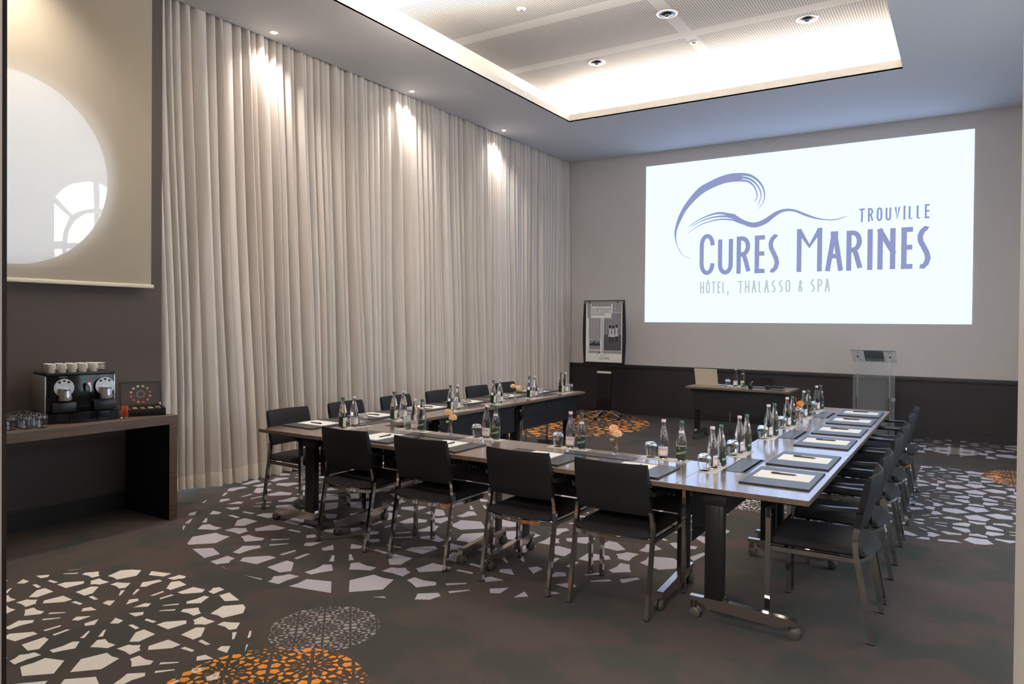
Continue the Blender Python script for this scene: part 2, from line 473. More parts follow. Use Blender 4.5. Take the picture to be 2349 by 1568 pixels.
medallion(-3.787, 5.181, 2.293, 1.608, -3.867, 3.78, 2, .0008)
medallion(-0.47, 7.86, 1.67, 1.107, -0.455, 7.87, 2, .0008)
medallion(-0.10, 12.63, 2.187, 1.61, -0.10, 11.6, 2, .0008)
medallion(-5.85, 10.2, 1.72, 1.0, -4.9, 10.45, 3, .0010)
medallion(-3.922, 1.38, 1.305, 1.038, -3.928, 2.128, 1, .0010)
medallion(-2.808, 2.621, .285, .193, -2.806, 2.612, 4, .0012)
medallion(-2.524, 1.994, .46, .27, -2.552, 2.303, 3, .0016)
medallion(-1.52, 6.83, .54, .27, -1.52, 6.83, 1, .0012)
medallion(0.712, 9.259, .56, .27, 0.70, 9.25, 3, .0012)
medallion(-0.11, 10.87, .30, .13, -0.10, 10.87, 1, .0012)
struct(fl.build('floor', [M['carpet'], M['c_white'], M['c_lilac'], M['c_orange'], M['c_grey']], smooth=False, fix=False), 'charcoal patterned carpet floor')

# ---- front wall
w = MB(); w.box(-6.7, RX1, WALLY, WALLY + .15, .877, 5.3); struct(w.build('wall_front', M['wall_light'], smooth=False), 'light grey front wall')
w = MB(); w.box(-6.7, RX1, WALLY - .004, WALLY + .15, 0, .81); struct(w.build('wall_front_dado', M['wall_dark'], smooth=False), 'dark dado of the front wall')
w = MB(); w.rbox(-6.5, RX1, WALLY - .018, WALLY + .02, .81, .877, .003); struct(w.build('trim_1', M['trim_dark']), 'dark dado rail on the front wall')
w = MB(); w.box(-6.5, RX1, WALLY - .016, WALLY + .02, 0, .098); w.box(-6.5, RX1, WALLY - .017, WALLY, .098, .102); struct(w.build('baseboard_front', M['trim_dark']), 'dark baseboard of the front wall')
# ---- right wall, outside the frame, with window openings (daylight comes through them)
w = MB()
w.box(RX1, RX1 + .15, -3, 12.1, 0, .7); w.box(RX1, RX1 + .15, -3, 12.1, 3.4, 5.3)
for a, b in ((-3, 3.4), (9.0, 12.1)): w.box(RX1, RX1 + .15, a, b, .7, 3.4)
struct(w.build('wall_right', M['wall_light'], smooth=False))
wf = MB()
for y in (3.4, 5.25, 7.1, 8.92): wf.box(RX1 + .01, RX1 + .07, y, y + .08, .7, 3.4)
for z in (.7, 2.5, 3.34): wf.box(RX1 + .01, RX1 + .07, 3.4, 9.0, z, z + .06)
struct(wf.build('window_2', M['frame_beige'], smooth=False))
# ---- left wall (brown) with the round opening behind the blind
LX = -6.02; HY, HZ, HR = 2.50, 2.74, .73
w = MB(); ring_i, ring_o = [], []
NSEG = 64
for k in range(NSEG + 1):
    a = 2 * PI * k / NSEG; ca, sa = math.cos(a), math.sin(a); t = 1.0 / max(abs(ca), abs(sa))
    ring_i.append((HY + HR * ca, HZ + HR * sa)); ring_o.append((HY + ca * t, HZ + sa * t))
w.strip([(LX, y, z) for y, z in ring_i], [(LX, y, z) for y, z in ring_o])
w.strip([(LX - .04, y, z) for y, z in ring_i], [(LX, y, z) for y, z in ring_i])
HZ0, HZ1 = HZ - 1, HZ + 1
w.box(LX - .3, LX, HY - 1, HY + 1, 0, HZ0); w.box(LX - .3, LX, HY - 1, HY + 1, HZ1, 5.3)
w.box(LX - .3, LX, -.5, HY - 1, 0, 5.3); w.box(LX - .3, LX, HY + 1, 3.684, 0, 5.3)
struct(w.build('wall_left', M['wall_brown'], fix=False, smooth=False), 'dark brown left wall')
w = MB(); w.box(LX, LX + .018, .7, 3.684, 0, .152); w.cur = 1; w.box(LX, LX + .02, .7, 3.684, .152, .158)
struct(w.build('baseboard_left', [M['trim_dark'], M['trim_brown']]), 'dark baseboard of the left wall')
w = MB(); w.box(LX, LX + .014, .7, 3.684, .835, .877); struct(w.build('trim_2', M['wall_brown']), 'thin brown rail on the left wall')
w = MB(); w.box(-6.75, -6.6, 3.72, 12.1, 0, 5.3); struct(w.build('wall_curtain_side', M['wall_dark'], smooth=False))
# ---- near wall with the doorway we look through
NY = .7
w = MB(); w.box(-6.3, -1.85, NY - .15, NY, 0, 5.3); w.box(.09, RX1, NY - .15, NY, 0, 5.3); w.box(-1.85, .09, NY - .15, NY, 2.75, 5.3)
struct(w.build('wall_near', M['wall_brown'], smooth=False))
w = MB(); w.box(-1.85, -1.652, NY - .17, NY - .03, 0, 2.75); w.cur = 1; w.box(-1.85, -1.752, NY - .03, NY + .02, 0, 2.75)
struct(w.build('door_1', [M['frame_grey'], M['frame_brown']], smooth=False), 'grey and dark brown door frame at the left edge')
w = MB(); w.box(.0367, .09, NY - .17, NY + .02, 0, 2.75); struct(w.build('door_2', M['frame_beige'], smooth=False), 'beige door frame at the right edge')
# ---- ceiling with the rectangular cove
c = MB()
LIP = .115
for x0, x1, y0, y1 in ((-6.27, CX0, .55, WALLY + .1), (CX1, RX1, .55, WALLY + .1), (CX0, CX1, .55, CY0), (CX0, CX1, CY1, WALLY + .1)):
    c.box(x0, x1, y0, y1, CEIL, CEIL + .02)
c.box(-6.27, -6.0, .55, 3.684, CEIL, CEIL + .02)
c.box(-6.29, -6.27, 3.684, WALLY + .1, CEIL, CEIL + .5)
struct(c.build('ceiling', M['ceiling'], smooth=False, fix=False), 'grey lower ceiling around the lit cove')
c = MB(); t = .02                                      # the lip of the cove and the ledge behind it
c.box(CX0 - t, CX0, CY0 - t, CY1 + t, CEIL + .0005, CEIL + LIP); c.box(CX1, CX1 + t, CY0 - t, CY1 + t, CEIL + .0005, CEIL + LIP)
c.box(CX0, CX1, CY1, CY1 + t, CEIL + .0005, CEIL + LIP); c.box(CX0, CX1, CY0 - t, CY0, CEIL + .0005, CEIL + LIP)
D = .32
c.box(CX0 - D - t, CX0 - D, CY0 - D, CY1 + D, CEIL + .02, TOP); c.box(CX1 + D, CX1 + D + t, CY0 - D, CY1 + D, CEIL + .02, TOP)
c.box(CX0 - D, CX1 + D, CY1 + D, CY1 + D + t, CEIL + .02, TOP); c.box(CX0 - D, CX1 + D, CY0 - D - t, CY0 - D, CEIL + .02, TOP)
struct(c.build('trim_3', M['cove'], smooth=False), 'cream lip and side walls of the ceiling cove')
c = MB(); c.box(CX0 - D - .1, CX1 + D + .1, CY0 - D - .1, CY1 + D + .1, TOP, TOP + .05)
struct(c.build('ceiling_panel', M['perf_ceiling'], smooth=False), 'perforated raised ceiling inside the cove')
c = MB(); c.box(-6.8, RX1 + .2, -3, 12.3, 5.3, 5.4); struct(c.build('ceiling_slab', M['ceiling'], smooth=False))
# corridor behind the camera
c = MB(); c.box(-4, RX1, -3.1, -3, 0, 5.3); c.box(-4.1, -4, -3, .55, 0, 5.3); struct(c.build('wall_corridor', M['wall_light'], smooth=False))


# ================================================================== LAMPS
def spot_light(x, y, z, tx, ty, power, ang, col, blend=.6):
    l = bpy.data.lights.new('spot_lamp', 'SPOT'); l.energy = power; l.spot_size = math.radians(ang); l.spot_blend = blend; l.color = col; l.shadow_soft_size = .03
    o = bpy.data.objects.new('spot_lamp', l); COL.objects.link(o); o.location = (x, y, z)
    o.rotation_euler = (Vector((tx, ty, 0)) - Vector((x, y, z))).to_track_quat('-Z', 'Y').to_euler()


def small_spot(x, y, label):
    r = empty('recessed_spotlight', (x, y, CEIL), 0, label, 'spotlight', 'spotlights along the curtain')
    m = MB(); m.lathe([(.026, -.004), (.046, -.004), (.048, .0), (.030, .0), (.026, .03)], 24); m.build('trim_ring', M['white'], r)
    m = MB(); m.lathe([(.0, -.012), (.018, -.010), (.026, -.004), (.026, .004)], 20); m.build('bulb', M['spot_glow'], r)
    spot_light(x, y, CEIL - .02, x - .10, y, 50, 120, (1, .95, .9), 1.0)


for y, lab in ((4.96, 'glowing ceiling spotlight above the curtain nearest the camera'), (7.15, 'glowing ceiling spotlight above the curtain, middle of three'),
               (9.33, 'glowing ceiling spotlight above the curtain nearest the front wall')):
    small_spot(-6.11, y, lab)
spot_light(-5.55, 2.3, CEIL - .02, -5.80, 2.35, 150, 110, (1, .92, .80), 1.0)


def big_lamp(x, y, label):
    r = empty('recessed_downlight', (x, y, TOP), 0, label, 'ceiling light', 'downlights in the raised ceiling')
    m = MB(); m.lathe([(.088, -.003), (.110, -.006), (.117, -.003), (.119, .0), (.088, .0)], 32, closed=True); m.build('trim_ring', M['white'], r)
    m = MB(); m.lathe([(.088, -.004), (.086, .0), (.075, -.001), (.055, -.012), (.04, -.016), (.0, -.017)], 32); m.build('reflector', M['lamp_in'], r)
    m = MB(); m.lathe([(.0, -.034), (.02, -.032), (.030, -.024), (.03, -.012)], 20); m.build('lens', M['chrome'], r)


big_lamp(-2.853, 7.65, 'large unlit downlight in the raised ceiling, middle and nearest of three')
big_lamp(-1.555, 8.59, 'large unlit downlight near the right edge of the cove')
big_lamp(-4.162, 8.585, 'large unlit downlight near the left far corner of the cove')


def small_lamp(x, y, label):
    r = empty('ceiling_detector', (x, y, TOP), 0, label, 'ceiling sensor', 'small fittings in the raised ceiling')
    m = MB(); m.lathe([(.05, .0), (.05, -.006), (.034, -.010), (.03, -.004), (.0, -.004)], 24); m.build('ring', M['white'], r)
    m = MB(); m.lathe([(.022, -.003), (.02, -.02), (.0, -.024)], 16); m.build('bulb', M['grey_plastic'], r)


small_lamp(-2.854, 8.586, 'small white fitting in the raised ceiling between the two far downlights')
small_lamp(-4.168, 6.696, 'small white fitting in the raised ceiling near the left cove edge')

# ================================================================== PROJECTED SLIDE
SY = WALLY - .006
sl = empty('projection_screen', (-2.36, SY, 1.64), 0, 'large glowing projection screen with a blue wave logo on the front wall', 'projection screen')
ox, oz = -2.36, 1.64


def on_slide(mb, name, m, d):
    mb.v = [(x - ox, y - SY - d, z - oz) for x, y, z in mb.v]; return mb.build(name, m, sl, smooth=False, fix=False)


m = MB(); m.box(-4.783, .066, SY, SY + .005, 1.641, 4.367); on_slide(m, 'screen_surface', M['slide'], 0)
outer = [(-3.922, 2.722), (-4.019, 2.738), (-4.123, 2.805), (-4.202, 2.934), (-4.243, 3.062), (-4.257, 3.164), (-4.245, 3.264), (-4.195, 3.437), (-4.107, 3.605), (-3.981, 3.77), (-3.83, 3.917), (-3.657, 3.999), (-3.486, 4.062), (-3.293, 4.096), (-3.126, 4.088)]
inner = [(-3.922, 2.722), (-3.994, 2.737), (-4.097, 2.791), (-4.163, 2.882), (-4.208, 2.985), (-4.223, 3.112), (-4.206, 3.236), (-4.143, 3.383), (-4.055, 3.539), (-3.929, 3.678), (-3.779, 3.801), (-3.631, 3.874), (-3.46, 3.931), (-3.315, 3.953), (-3.125, 3.946)]


def smooth_line(p, n=5):
    out = []
    for i in range(len(p) - 1):
        p0, p1, p2, p3 = p[max(i - 1, 0)], p[i], p[i + 1], p[min(i + 2, len(p) - 1)]
        for k in range(n):
            t = k / n
            out.append(tuple(.5 * (2 * p1[j] + (p2[j] - p0[j]) * t + (2 * p0[j] - 5 * p1[j] + 4 * p2[j] - p3[j]) * t * t + (3 * p1[j] - p0[j] - 3 * p2[j] + p3[j]) * t ** 3) for j in (0, 1)))
    return out + [p[-1]]


def brush(mb, pts, w0, w1, yy):
    p = smooth_line(pts); A, B = [], []
    for i, q in enumerate(p):
        a, b = p[max(i - 1, 0)], p[min(i + 1, len(p) - 1)]
        L = math.hypot(b[0] - a[0], b[1] - a[1]) or 1; nx, nz = -(b[1] - a[1]) / L, (b[0] - a[0]) / L
        ww = (w0 + (w1 - w0) * i / (len(p) - 1)) / 2
        A.append((q[0] + nx * ww, yy, q[1] + nz * ww)); B.append((q[0] - nx * ww, yy, q[1] - nz * ww))
    mb.strip(A, B)


m = MB()
m.strip([(x, SY, z) for x, z in smooth_line(outer)], [(x, SY, z) for x, z in smooth_line(inner)])
brush(m, [(-3.15, 4.067), (-3.009, 4.037), (-2.892, 3.959), (-2.803, 3.844), (-2.765, 3.711), (-2.777, 3.594), (-2.856, 3.478)], .05, .006, SY)
brush(m, [(-3.149, 4.018), (-3.02, 3.985), (-2.914, 3.905), (-2.839, 3.788), (-2.819, 3.669), (-2.863, 3.542)], .042, .008, SY)
brush(m, [(-3.149, 3.97), (-3.031, 3.94), (-2.948, 3.873), (-2.894, 3.77), (-2.881, 3.674), (-2.922, 3.595)], .038, .01, SY)
u2 = [(-3.237, 3.421), (-3.117, 3.336), (-2.999, 3.28), (-2.883, 3.267), (-2.746, 3.321), (-2.611, 3.405), (-2.5, 3.443), (-2.389, 3.446), (-2.279, 3.419), (-2.127, 3.346), (-1.977, 3.278), (-1.829, 3.24), (-1.704, 3.236), (-1.581, 3.261), (-1.501, 3.284)]
l2 = [(-1.501, 3.284), (-1.581, 3.25), (-1.704, 3.22), (-1.808, 3.221), (-1.976, 3.251), (-2.148, 3.313), (-2.279, 3.38), (-2.389, 3.407), (-2.499, 3.39), (-2.61, 3.323), (-2.722, 3.237), (-2.859, 3.187), (-2.975, 3.19), (-3.093, 3.238), (-3.236, 3.301)][::-1]
m.strip([(x, SY, z) for x, z in smooth_line(u2)], [(x, SY, z) for x, z in smooth_line(l2)])
brush(m, [(-4.013, 3.262), (-3.824, 3.373), (-3.65, 3.434), (-3.478, 3.458), (-3.225, 3.396)], .008, .048, SY)
brush(m, [(-3.962, 3.258), (-3.774, 3.352), (-3.576, 3.397), (-3.381, 3.398), (-3.217, 3.352)], .008, .044, SY)
brush(m, [(-4.024, 3.158), (-3.823, 3.274), (-3.624, 3.335), (-3.429, 3.353), (-3.217, 3.32)], .008, .03, SY)
on_slide(m, 'wave_emblem', M['slide_blue'], .0015)

GLY = {
    'C': [arc(.5, .74, .5, .26, 0, 180, 12) + arc(.5, .26, .5, .26, 180, 360, 12)],
    'U': [[(0, 1)] + arc(.5, .25, .5, .25, 180, 360, 12) + [(1, 1)]],
    'R': [[(0, 0), (0, 1)], [(0, 1)] + arc(.35, .76, .57, .24, 90, -90, 12) + [(.2, .52)], [(.42, .53), (.62, .42), (1, 0)]],
    'E': [[(.02, 0), (.02, 1)], [(0, 1), (1, 1)], [(0, .52), (.92, .52)], [(0, 0), (1, 0)]],
    'S': [[(.95, .97), (.7, 1.0), (.35, .93), (.12, .8), (.18, .66), (.5, .52), (.85, .36), (.98, .22), (.8, .08), (.45, .0), (.12, .02)]],
    'M': [[(.0, 0), (.0, 1)], [(.02, 1), (.5, .6), (.98, 1)], [(1, 1), (1, 0)]],
    'A': [[(0, 0), (.46, 1)], [(.54, 1), (1, 0)], [(.2, .36), (.8, .36)], [(.4, 1), (.6, 1)]],
    'I': [[(.5, 0), (.5, 1)]], 'N': [[(0, 0), (0, 1)], [(0, 1), (1, .42)], [(1, 1), (1, 0)]],
    'T': [[(.5, 0), (.5, 1)], [(0, 1), (1, 1)]], 'O': [arc(.5, .72, .5, .28, 0, 180, 12) + arc(.5, .28, .5, .28, 180, 360, 12) + [(1, .72)]],
    'V': [[(0, 1), (.5, 0), (1, 1)]], 'L': [[(0, 1), (0, 0), (1, 0)]], 'H': [[(0, 0), (0, 1)], [(1, 0), (1, 1)], [(0, .5), (1, .5)]],
    'P': [[(0, 0), (0, 1)], [(0, 1)] + arc(.4, .75, .6, .25, 90, -90, 12) + [(0, .5)]], ',': [[(.5, .06), (.2, -.18)]],
    'Ô': None, '&': [[(1, .35), (.75, .05), (.35, .0), (.05, .2), (.2, .45), (.6, .62), (.8, .82), (.55, 1), (.3, .85), (.4, .6), (.95, .02)]],
}
GLY['Ô'] = GLY['O'] + [[(.2, 1.1), (.5, 1.22), (.8, 1.1)]]


def glyph(mb, ch, x0, x1, z0, z1, t, yy=0.0, map3=None):
    map3 = map3 or (lambda x, z: (x, yy, z))
    a0, a1, b0, b1 = x0 + t / 2, x1 - t / 2, z0 + t / 2, z1 - t / 2
    if a1 < a0: a0 = a1 = (x0 + x1) / 2
    for st in GLY[ch]:
        P = [(a0 + x * (a1 - a0), b0 + z * (b1 - b0)) for x, z in st]; A, B = [], []
        if len(P) == 2:
            L = math.hypot(P[1][0] - P[0][0], P[1][1] - P[0][1]) or 1; e = t / 2 / L
            P = [(P[0][0] - (P[1][0] - P[0][0]) * e, P[0][1] - (P[1][1] - P[0][1]) * e), (P[1][0] + (P[1][0] - P[0][0]) * e, P[1][1] + (P[1][1] - P[0][1]) * e)]
        for i, q in enumerate(P):
            a, b = P[max(i - 1, 0)], P[min(i + 1, len(P) - 1)]
            L = math.hypot(b[0] - a[0], b[1] - a[1]) or 1; nx, nz = -(b[1] - a[1]) / L * t / 2, (b[0] - a[0]) / L * t / 2
            A.append(map3(q[0] + nx, q[1] + nz)); B.append(map3(q[0] - nx, q[1] - nz))
        mb.strip(A, B)


m = MB()
for ch, x0, x1, z0, z1 in [('C', -3.813, -3.557, 2.434, 3.125), ('U', -3.503, -3.254, 2.433, 3.056), ('R', -3.197, -2.966, 2.441, 3.051), ('E', -2.908, -2.747, 2.44, 3.051), ('S', -2.708, -2.521, 2.439, 3.062),
                          ('M', -2.263, -1.892, 2.441, 3.115), ('A', -1.844, -1.596, 2.441, 3.047), ('R', -1.551, -1.325, 2.439, 3.045), ('I', -1.26, -1.195, 2.441, 3.05), ('N', -1.128, -.891, 2.443, 3.047), ('E', -.819, -.669, 2.44, 3.049), ('S', -.628, -.439, 2.431, 3.057)]:
    glyph(m, ch, x0, x1, z0, z1, .072, SY)
on_slide(m, 'lettering', M['slide_blue'], .0015)


def line_text(mb, txt, x0, x1, z0, z1, t, gap, widths):
    tot = sum(widths.get(c, 1.0) for c in txt) + gap * (len(txt) - 1); k = (x1 - x0) / tot; x = x0
    for c in txt:
        wd = widths.get(c, 1.0) * k
        if c != ' ': glyph(mb, c, x, x + wd, z0, z1, t, SY)
        x += wd + gap * k


m = MB(); line_text(m, 'TROUVILLE', -1.38, -.465, 3.16, 3.366, .026, .55, {'I': .3, 'L': .8, 'E': .8})
on_slide(m, 'lettering', M['slide_blue'], .0015)
for word, wx0, wx1 in (('HÔTEL,', -3.797, -3.317), ('THALASSO', -3.162, -2.351), ('&', -2.241, -2.165), ('SPA', -2.058, -1.775)):
    m = MB(); line_text(m, word, wx0, wx1, 2.126, 2.326, .024, .42, {',': .4, 'L': .75, 'E': .75, 'T': .95}); on_slide(m, 'lettering', M['slide_grey'], .0015)

# ================================================================== CURTAIN
random.seed(7)


def curtain():
    ys = []; y = 3.70; folds = []
    while y < WALLY - .03:
        wd = random.uniform(.055, .125) * (1 if random.random() > .18 else 1.5); folds.append((y, wd, random.uniform(.6, 1.15), random.random() < .25)); y += wd
    prof = []
    for y0, wd, am, flatf in folds:
        n = 9
        for k in range(n):
            t = k / n
            v = (math.sin(PI * t) ** (.45 if flatf else .65)) * am + .03 * math.sin(3 * PI * t + am * 9)
            prof.append((min(y0 + wd * t, WALLY - .006), v))
    prof.append((WALLY - .006, 0))
    zs = [.035, .10, .148, .16, .3, .6, 1.0, 1.5, 2.0, 2.6, 3.2, 3.8, 4.3, 4.62, 4.8]
    rows = []
    for z in zs:
        row = []
        s = 1 - z / 4.8
        for i, (y, v) in enumerate(prof):
            near = max(0, 1 - (y - 3.7) / 6.5)
            base = -6.405 + .02 * math.sin(y * 1.7 + z * .3)
            flare = .20 * near * s ** 1.3 + .05 * s
            amp = .115 + .06 * s * (.4 + near)
            wob = .006 * s * math.sin(y * 19 + z * 1.2) + .02 * s * math.sin(y * 7.3 - z * 1.1)
            x = base + flare + v * amp + wob
            x = min(x, -6.295) if z > 4.55 else x
            if y < 3.80: x = min(x, -6.03)
            row.append((x, y + .012 * s * math.sin(z * 1.3 + y * 3), z + (.03 * math.sin(y * 2.3) * (1 if z < .05 else 0) if z < .05 else 0)))
        rows.append(row)
    return rows


rows = curtain()
r = empty('window_curtain', (-6.3, 7.8, 0), 0, 'floor-length pale linen curtain in deep folds along the left wall', 'curtain')


def sheet(rows, name, mt):
    mb = MB(); n = len(rows[0])
    mb.v = [(x + 6.3, y - 7.8, z) for rw in rows for x, y, z in rw]
    for i in range(len(rows) - 1):
        for k in range(n - 1): mb.f.append([i * n + k, i * n + k + 1, (i + 1) * n + k + 1, (i + 1) * n + k]); mb.mi.append(0)
    return mb.build(name, mt, r, fix=False)


sheet(rows[3:], 'drape', M['curtain'])
hem = [[(x + .004, y, z) for x, y, z in rw] for rw in rows[:3]] + [[(x, y, z) for x, y, z in rows[3]]]
sheet(hem, 'hem', M['hem'])

# ================================================================== ROLLER BLIND + ROUND WINDOW
BX = -5.95
b = empty('roller_blind', (BX, 2.4, 1.9), 0, 'beige roller blind pulled down over a bright round window', 'blind')
m = MB(); m.box(0, .0012, -1.3, 1.145, 0, 2.66); m.build('blind_fabric', M['blind'], b, smooth=False)
m = MB(); m.rbox(-.012, .014, -1.3, 1.165, -.028, .004, .006); m.build('bottom_bar', M['clip_white'], b)
m = MB(); m.lathe([(.0, -1.3), (.03, -1.3), (.03, 1.16), (.0, 1.16)], 16, axis='y', c=(-.01, 0, 2.66)); m.build('roller', M['white'], b)
# hall beyond the round window: pale wall glowing in place of daylight, arched window
wn = bpy.data.objects.new('window_1', None); COL.objects.link(wn); wn.location = (-6.55, 2.7, 2.4); wn['kind'] = 'structure'; wn['label'] = 'arched window seen through the round opening'
m = MB(); m.box(-.05, 0, -2.2, 2.2, -2.4, 2.6); m.build('window_surround', emitm('daylit_wall_glow', (0.62, 0.76, 0.95, 1), 1.75), wn, smooth=False)


def fan(mb, cx, cz, r0, r1, a0, a1, x, n=14):
    A = [(x, cx + r1 * math.cos(math.radians(a0 + (a1 - a0) * i / n)), cz + r1 * math.sin(math.radians(a0 + (a1 - a0) * i / n))) for i in range(n + 1)]
    B = [(x, cx + r0 * math.cos(math.radians(a0 + (a1 - a0) * i / n)), cz + r0 * math.sin(math.radians(a0 + (a1 - a0) * i / n))) for i in range(n + 1)]
    mb.strip(A, B)


m = MB()
for pane in ([(0.356, 0.236), (0.398, 0.301), (0.486, 0.372), (0.613, 0.413), (0.665, 0.414), (0.673, 0.184), (0.577, 0.155), (0.486, 0.105)],
             [(0.718, 0.415), (0.795, 0.381), (0.85, 0.319), (0.834, 0.19), (0.719, 0.19)], [(0.343, 0.185), (0.469, 0.084), (0.419, -0.046), (0.409, -0.133), (0.343, -0.14)],
             [(0.444, -0.144), (0.462, -0.034), (0.512, 0.059), (0.595, 0.127), (0.673, 0.145), (0.678, -0.121)], [(0.347, -0.202), (0.409, -0.196), (0.41, -0.458), (0.347, -0.461)],
             [(0.719, 0.143), (0.85, 0.153), (0.851, -0.104), (0.719, -0.117)], [(0.444, -0.193), (0.678, -0.171), (0.679, -0.442), (0.445, -0.456)]):
    m.poly([(.004, y, z) for y, z in pane])
m.build('window_pane', emitm('daylit_pane', (0.9, 0.96, 1.0, 1), 4.0), wn, smooth=False, fix=False)

# ================================================================== TABLES
TZ = .74


def make_table(L, label, group, Wd=.69, flap=True, col_y=.15, panel=True, lx=None):
    """local: x along the table, +y the side of the modesty panel, origin on the floor"""
    t = empty('flip_top_table', (0, 0, 0), 0, label, 'table', group)
    W2 = Wd / 2
    m = MB(); m.rbox(-L / 2 + .001, L / 2 - .001, -W2, W2, TZ - .028, TZ, .0015, 1); top = m.build('table_top', M['wood'], t)
    m = MB()
    e = .0008
    m.box(-L / 2 + .001 - e, L / 2 - .001 + e, -W2 - e, W2 + e, TZ - .0265, TZ - .0015); m.build('edge_band', M['wood_edge'], top)
    if flap:
        f0, f1 = -.24, .24; y0, y1 = .085, .23
        m = MB(); m.box(f0, f1, y0, y1, TZ, TZ + .0016); m.cur = 0; fp = m.build('cable_flap', M['pad'], t, smooth=False)
        m = MB(); m.box(f0 + .012, f1 - .012, y0 + .012, y0 + .030, TZ + .0016, TZ + .0022); m.build('cable_slot', M['matt_black'], fp, smooth=False)
        m = MB()
        for a in (f0 + .012, f1 - .014): m.box(a, a + .002, y0 + .03, y1 - .008, TZ + .0016, TZ + .002)
        m.box(f0 + .012, f1 - .012, y1 - .010, y1 - .008, TZ + .0016, TZ + .002); m.build('flap_gap', M['matt_black'], fp, smooth=False)
    lx = lx or (L / 2 - .115)
    for sx in (-1, 1):
        x = sx * lx
        m = MB(); m.rbox(x - .026, x + .026, col_y - .05, col_y + .05, .12, TZ - .05, .004); m.box(x - .0265, x + .0265, col_y - .028, col_y - .024, .14, TZ - .06)
        cl = m.build('leg_column', M['black_metal'], t)
        m = MB(); m.box(x - .03, x + .03, -W2 + .06, W2 - .06, TZ - .05, TZ - .028); m.rbox(x - .035, x + .035, col_y - .07, col_y + .07, TZ - .11, TZ - .04, .006); m.build('top_bracket', M['black_metal'], cl)
        # chrome foot: stepped beam across the table
        yo, yi = -.27, .285
        P = [(yi, .118), (col_y + .055, .118), (col_y + .05, .135), (col_y - .055, .135), (col_y - .075, .118), (yo + .02, .098), (yo, .095), (yo, .066), (yo + .045, .066), (yo + .075, .048), (yo + .09, .045),
             (col_y + .04, .062), (col_y + .055, .078), (col_y + .085, .094), (yi, .094)]
        m = MB(); m.prism(P, x - .019, x + .019, 'x'); ft = m.build('foot', M['foot_metal'], t, smooth=False)
        for yc in (yo + .022, yi - .02):
            m = MB(); hz = .094 if yc > 0 else .066
            m.lathe([(.0, hz + .004), (.017, hz + .004), (.017, .03), (.0, .03)], 14, c=(x, yc, 0)); ca = m.build('caster', M['chrome_dark'], t)
            m = MB()
            for a in (-1, 1):
                m.lathe([(.0, -.010), (.022, -.010), (.028, -.006), (.028, .006), (.022, .010), (.0, .010)], 20, axis='x', c=(x + a * .0135, yc - .012, .028))
            m.build('wheel', M['wheel'], ca)
    if panel:
        m = MB(); m.box(-L / 2 + .09, L / 2 - .09, .27, .273, .415, .69); m.build('modesty_panel', M['perf_black'], t, smooth=False)
        m = MB(); m.tube([(-L / 2 + .115, .21, .50), (-L / 2 + .14, .24, .47), (-L / 2 + .2, .265, .47)], .004, 6); m.box(-L / 2 + .05, L / 2 - .05, .255, .275, .675, .712); m.build('panel_rail', M['black_metal'], t)
    return t


LF, LR = 1.38, 1.478
Y0 = 3.735
tf = make_table(LF, 'left front wooden table, behind the second and first front chairs', 'front row of tables', .70)
tf.location = (-4.08 + LF / 2 + .0, Y0 + .35, 0)
tf['label'] = 'wooden table of the front row, left one, next to the curtain-side row'
dup(tf, (-4.08 + 1.5 * LF, Y0 + .35, 0), 0, 'wooden table of the front row, right one, joining the corner table')
tr = make_table(LR, 'corner wooden table at the near end of the right-hand row', 'right row of tables', .68)
tr.location = (-.98, Y0 + LR / 2, 0); tr.rotation_euler = (0, 0, PI / 2)
dup(tr, (-.98, Y0 + LR * 1.5, 0), PI / 2, 'middle wooden table of the right-hand row')
dup(tr, (-.98, Y0 + LR * 2.5, 0), PI / 2, 'far wooden table of the right-hand row, near the clear lectern')
for k, lab in enumerate(('corner wooden table at the near end of the curtain-side row', 'middle wooden table of the curtain-side row', 'far wooden table of the curtain-side row, near the flip chart')):
    dup(tr, (-4.422, Y0 + LR * (k + .5), 0), -PI / 2, lab, 'curtain-side row of tables')
tp = make_table(1.38, 'presenter wooden table with black front panel below the projection screen', None, .68, flap=False)
tp.location = (-2.62, 10.09, 0); tp.rotation_euler = (0, 0, PI)


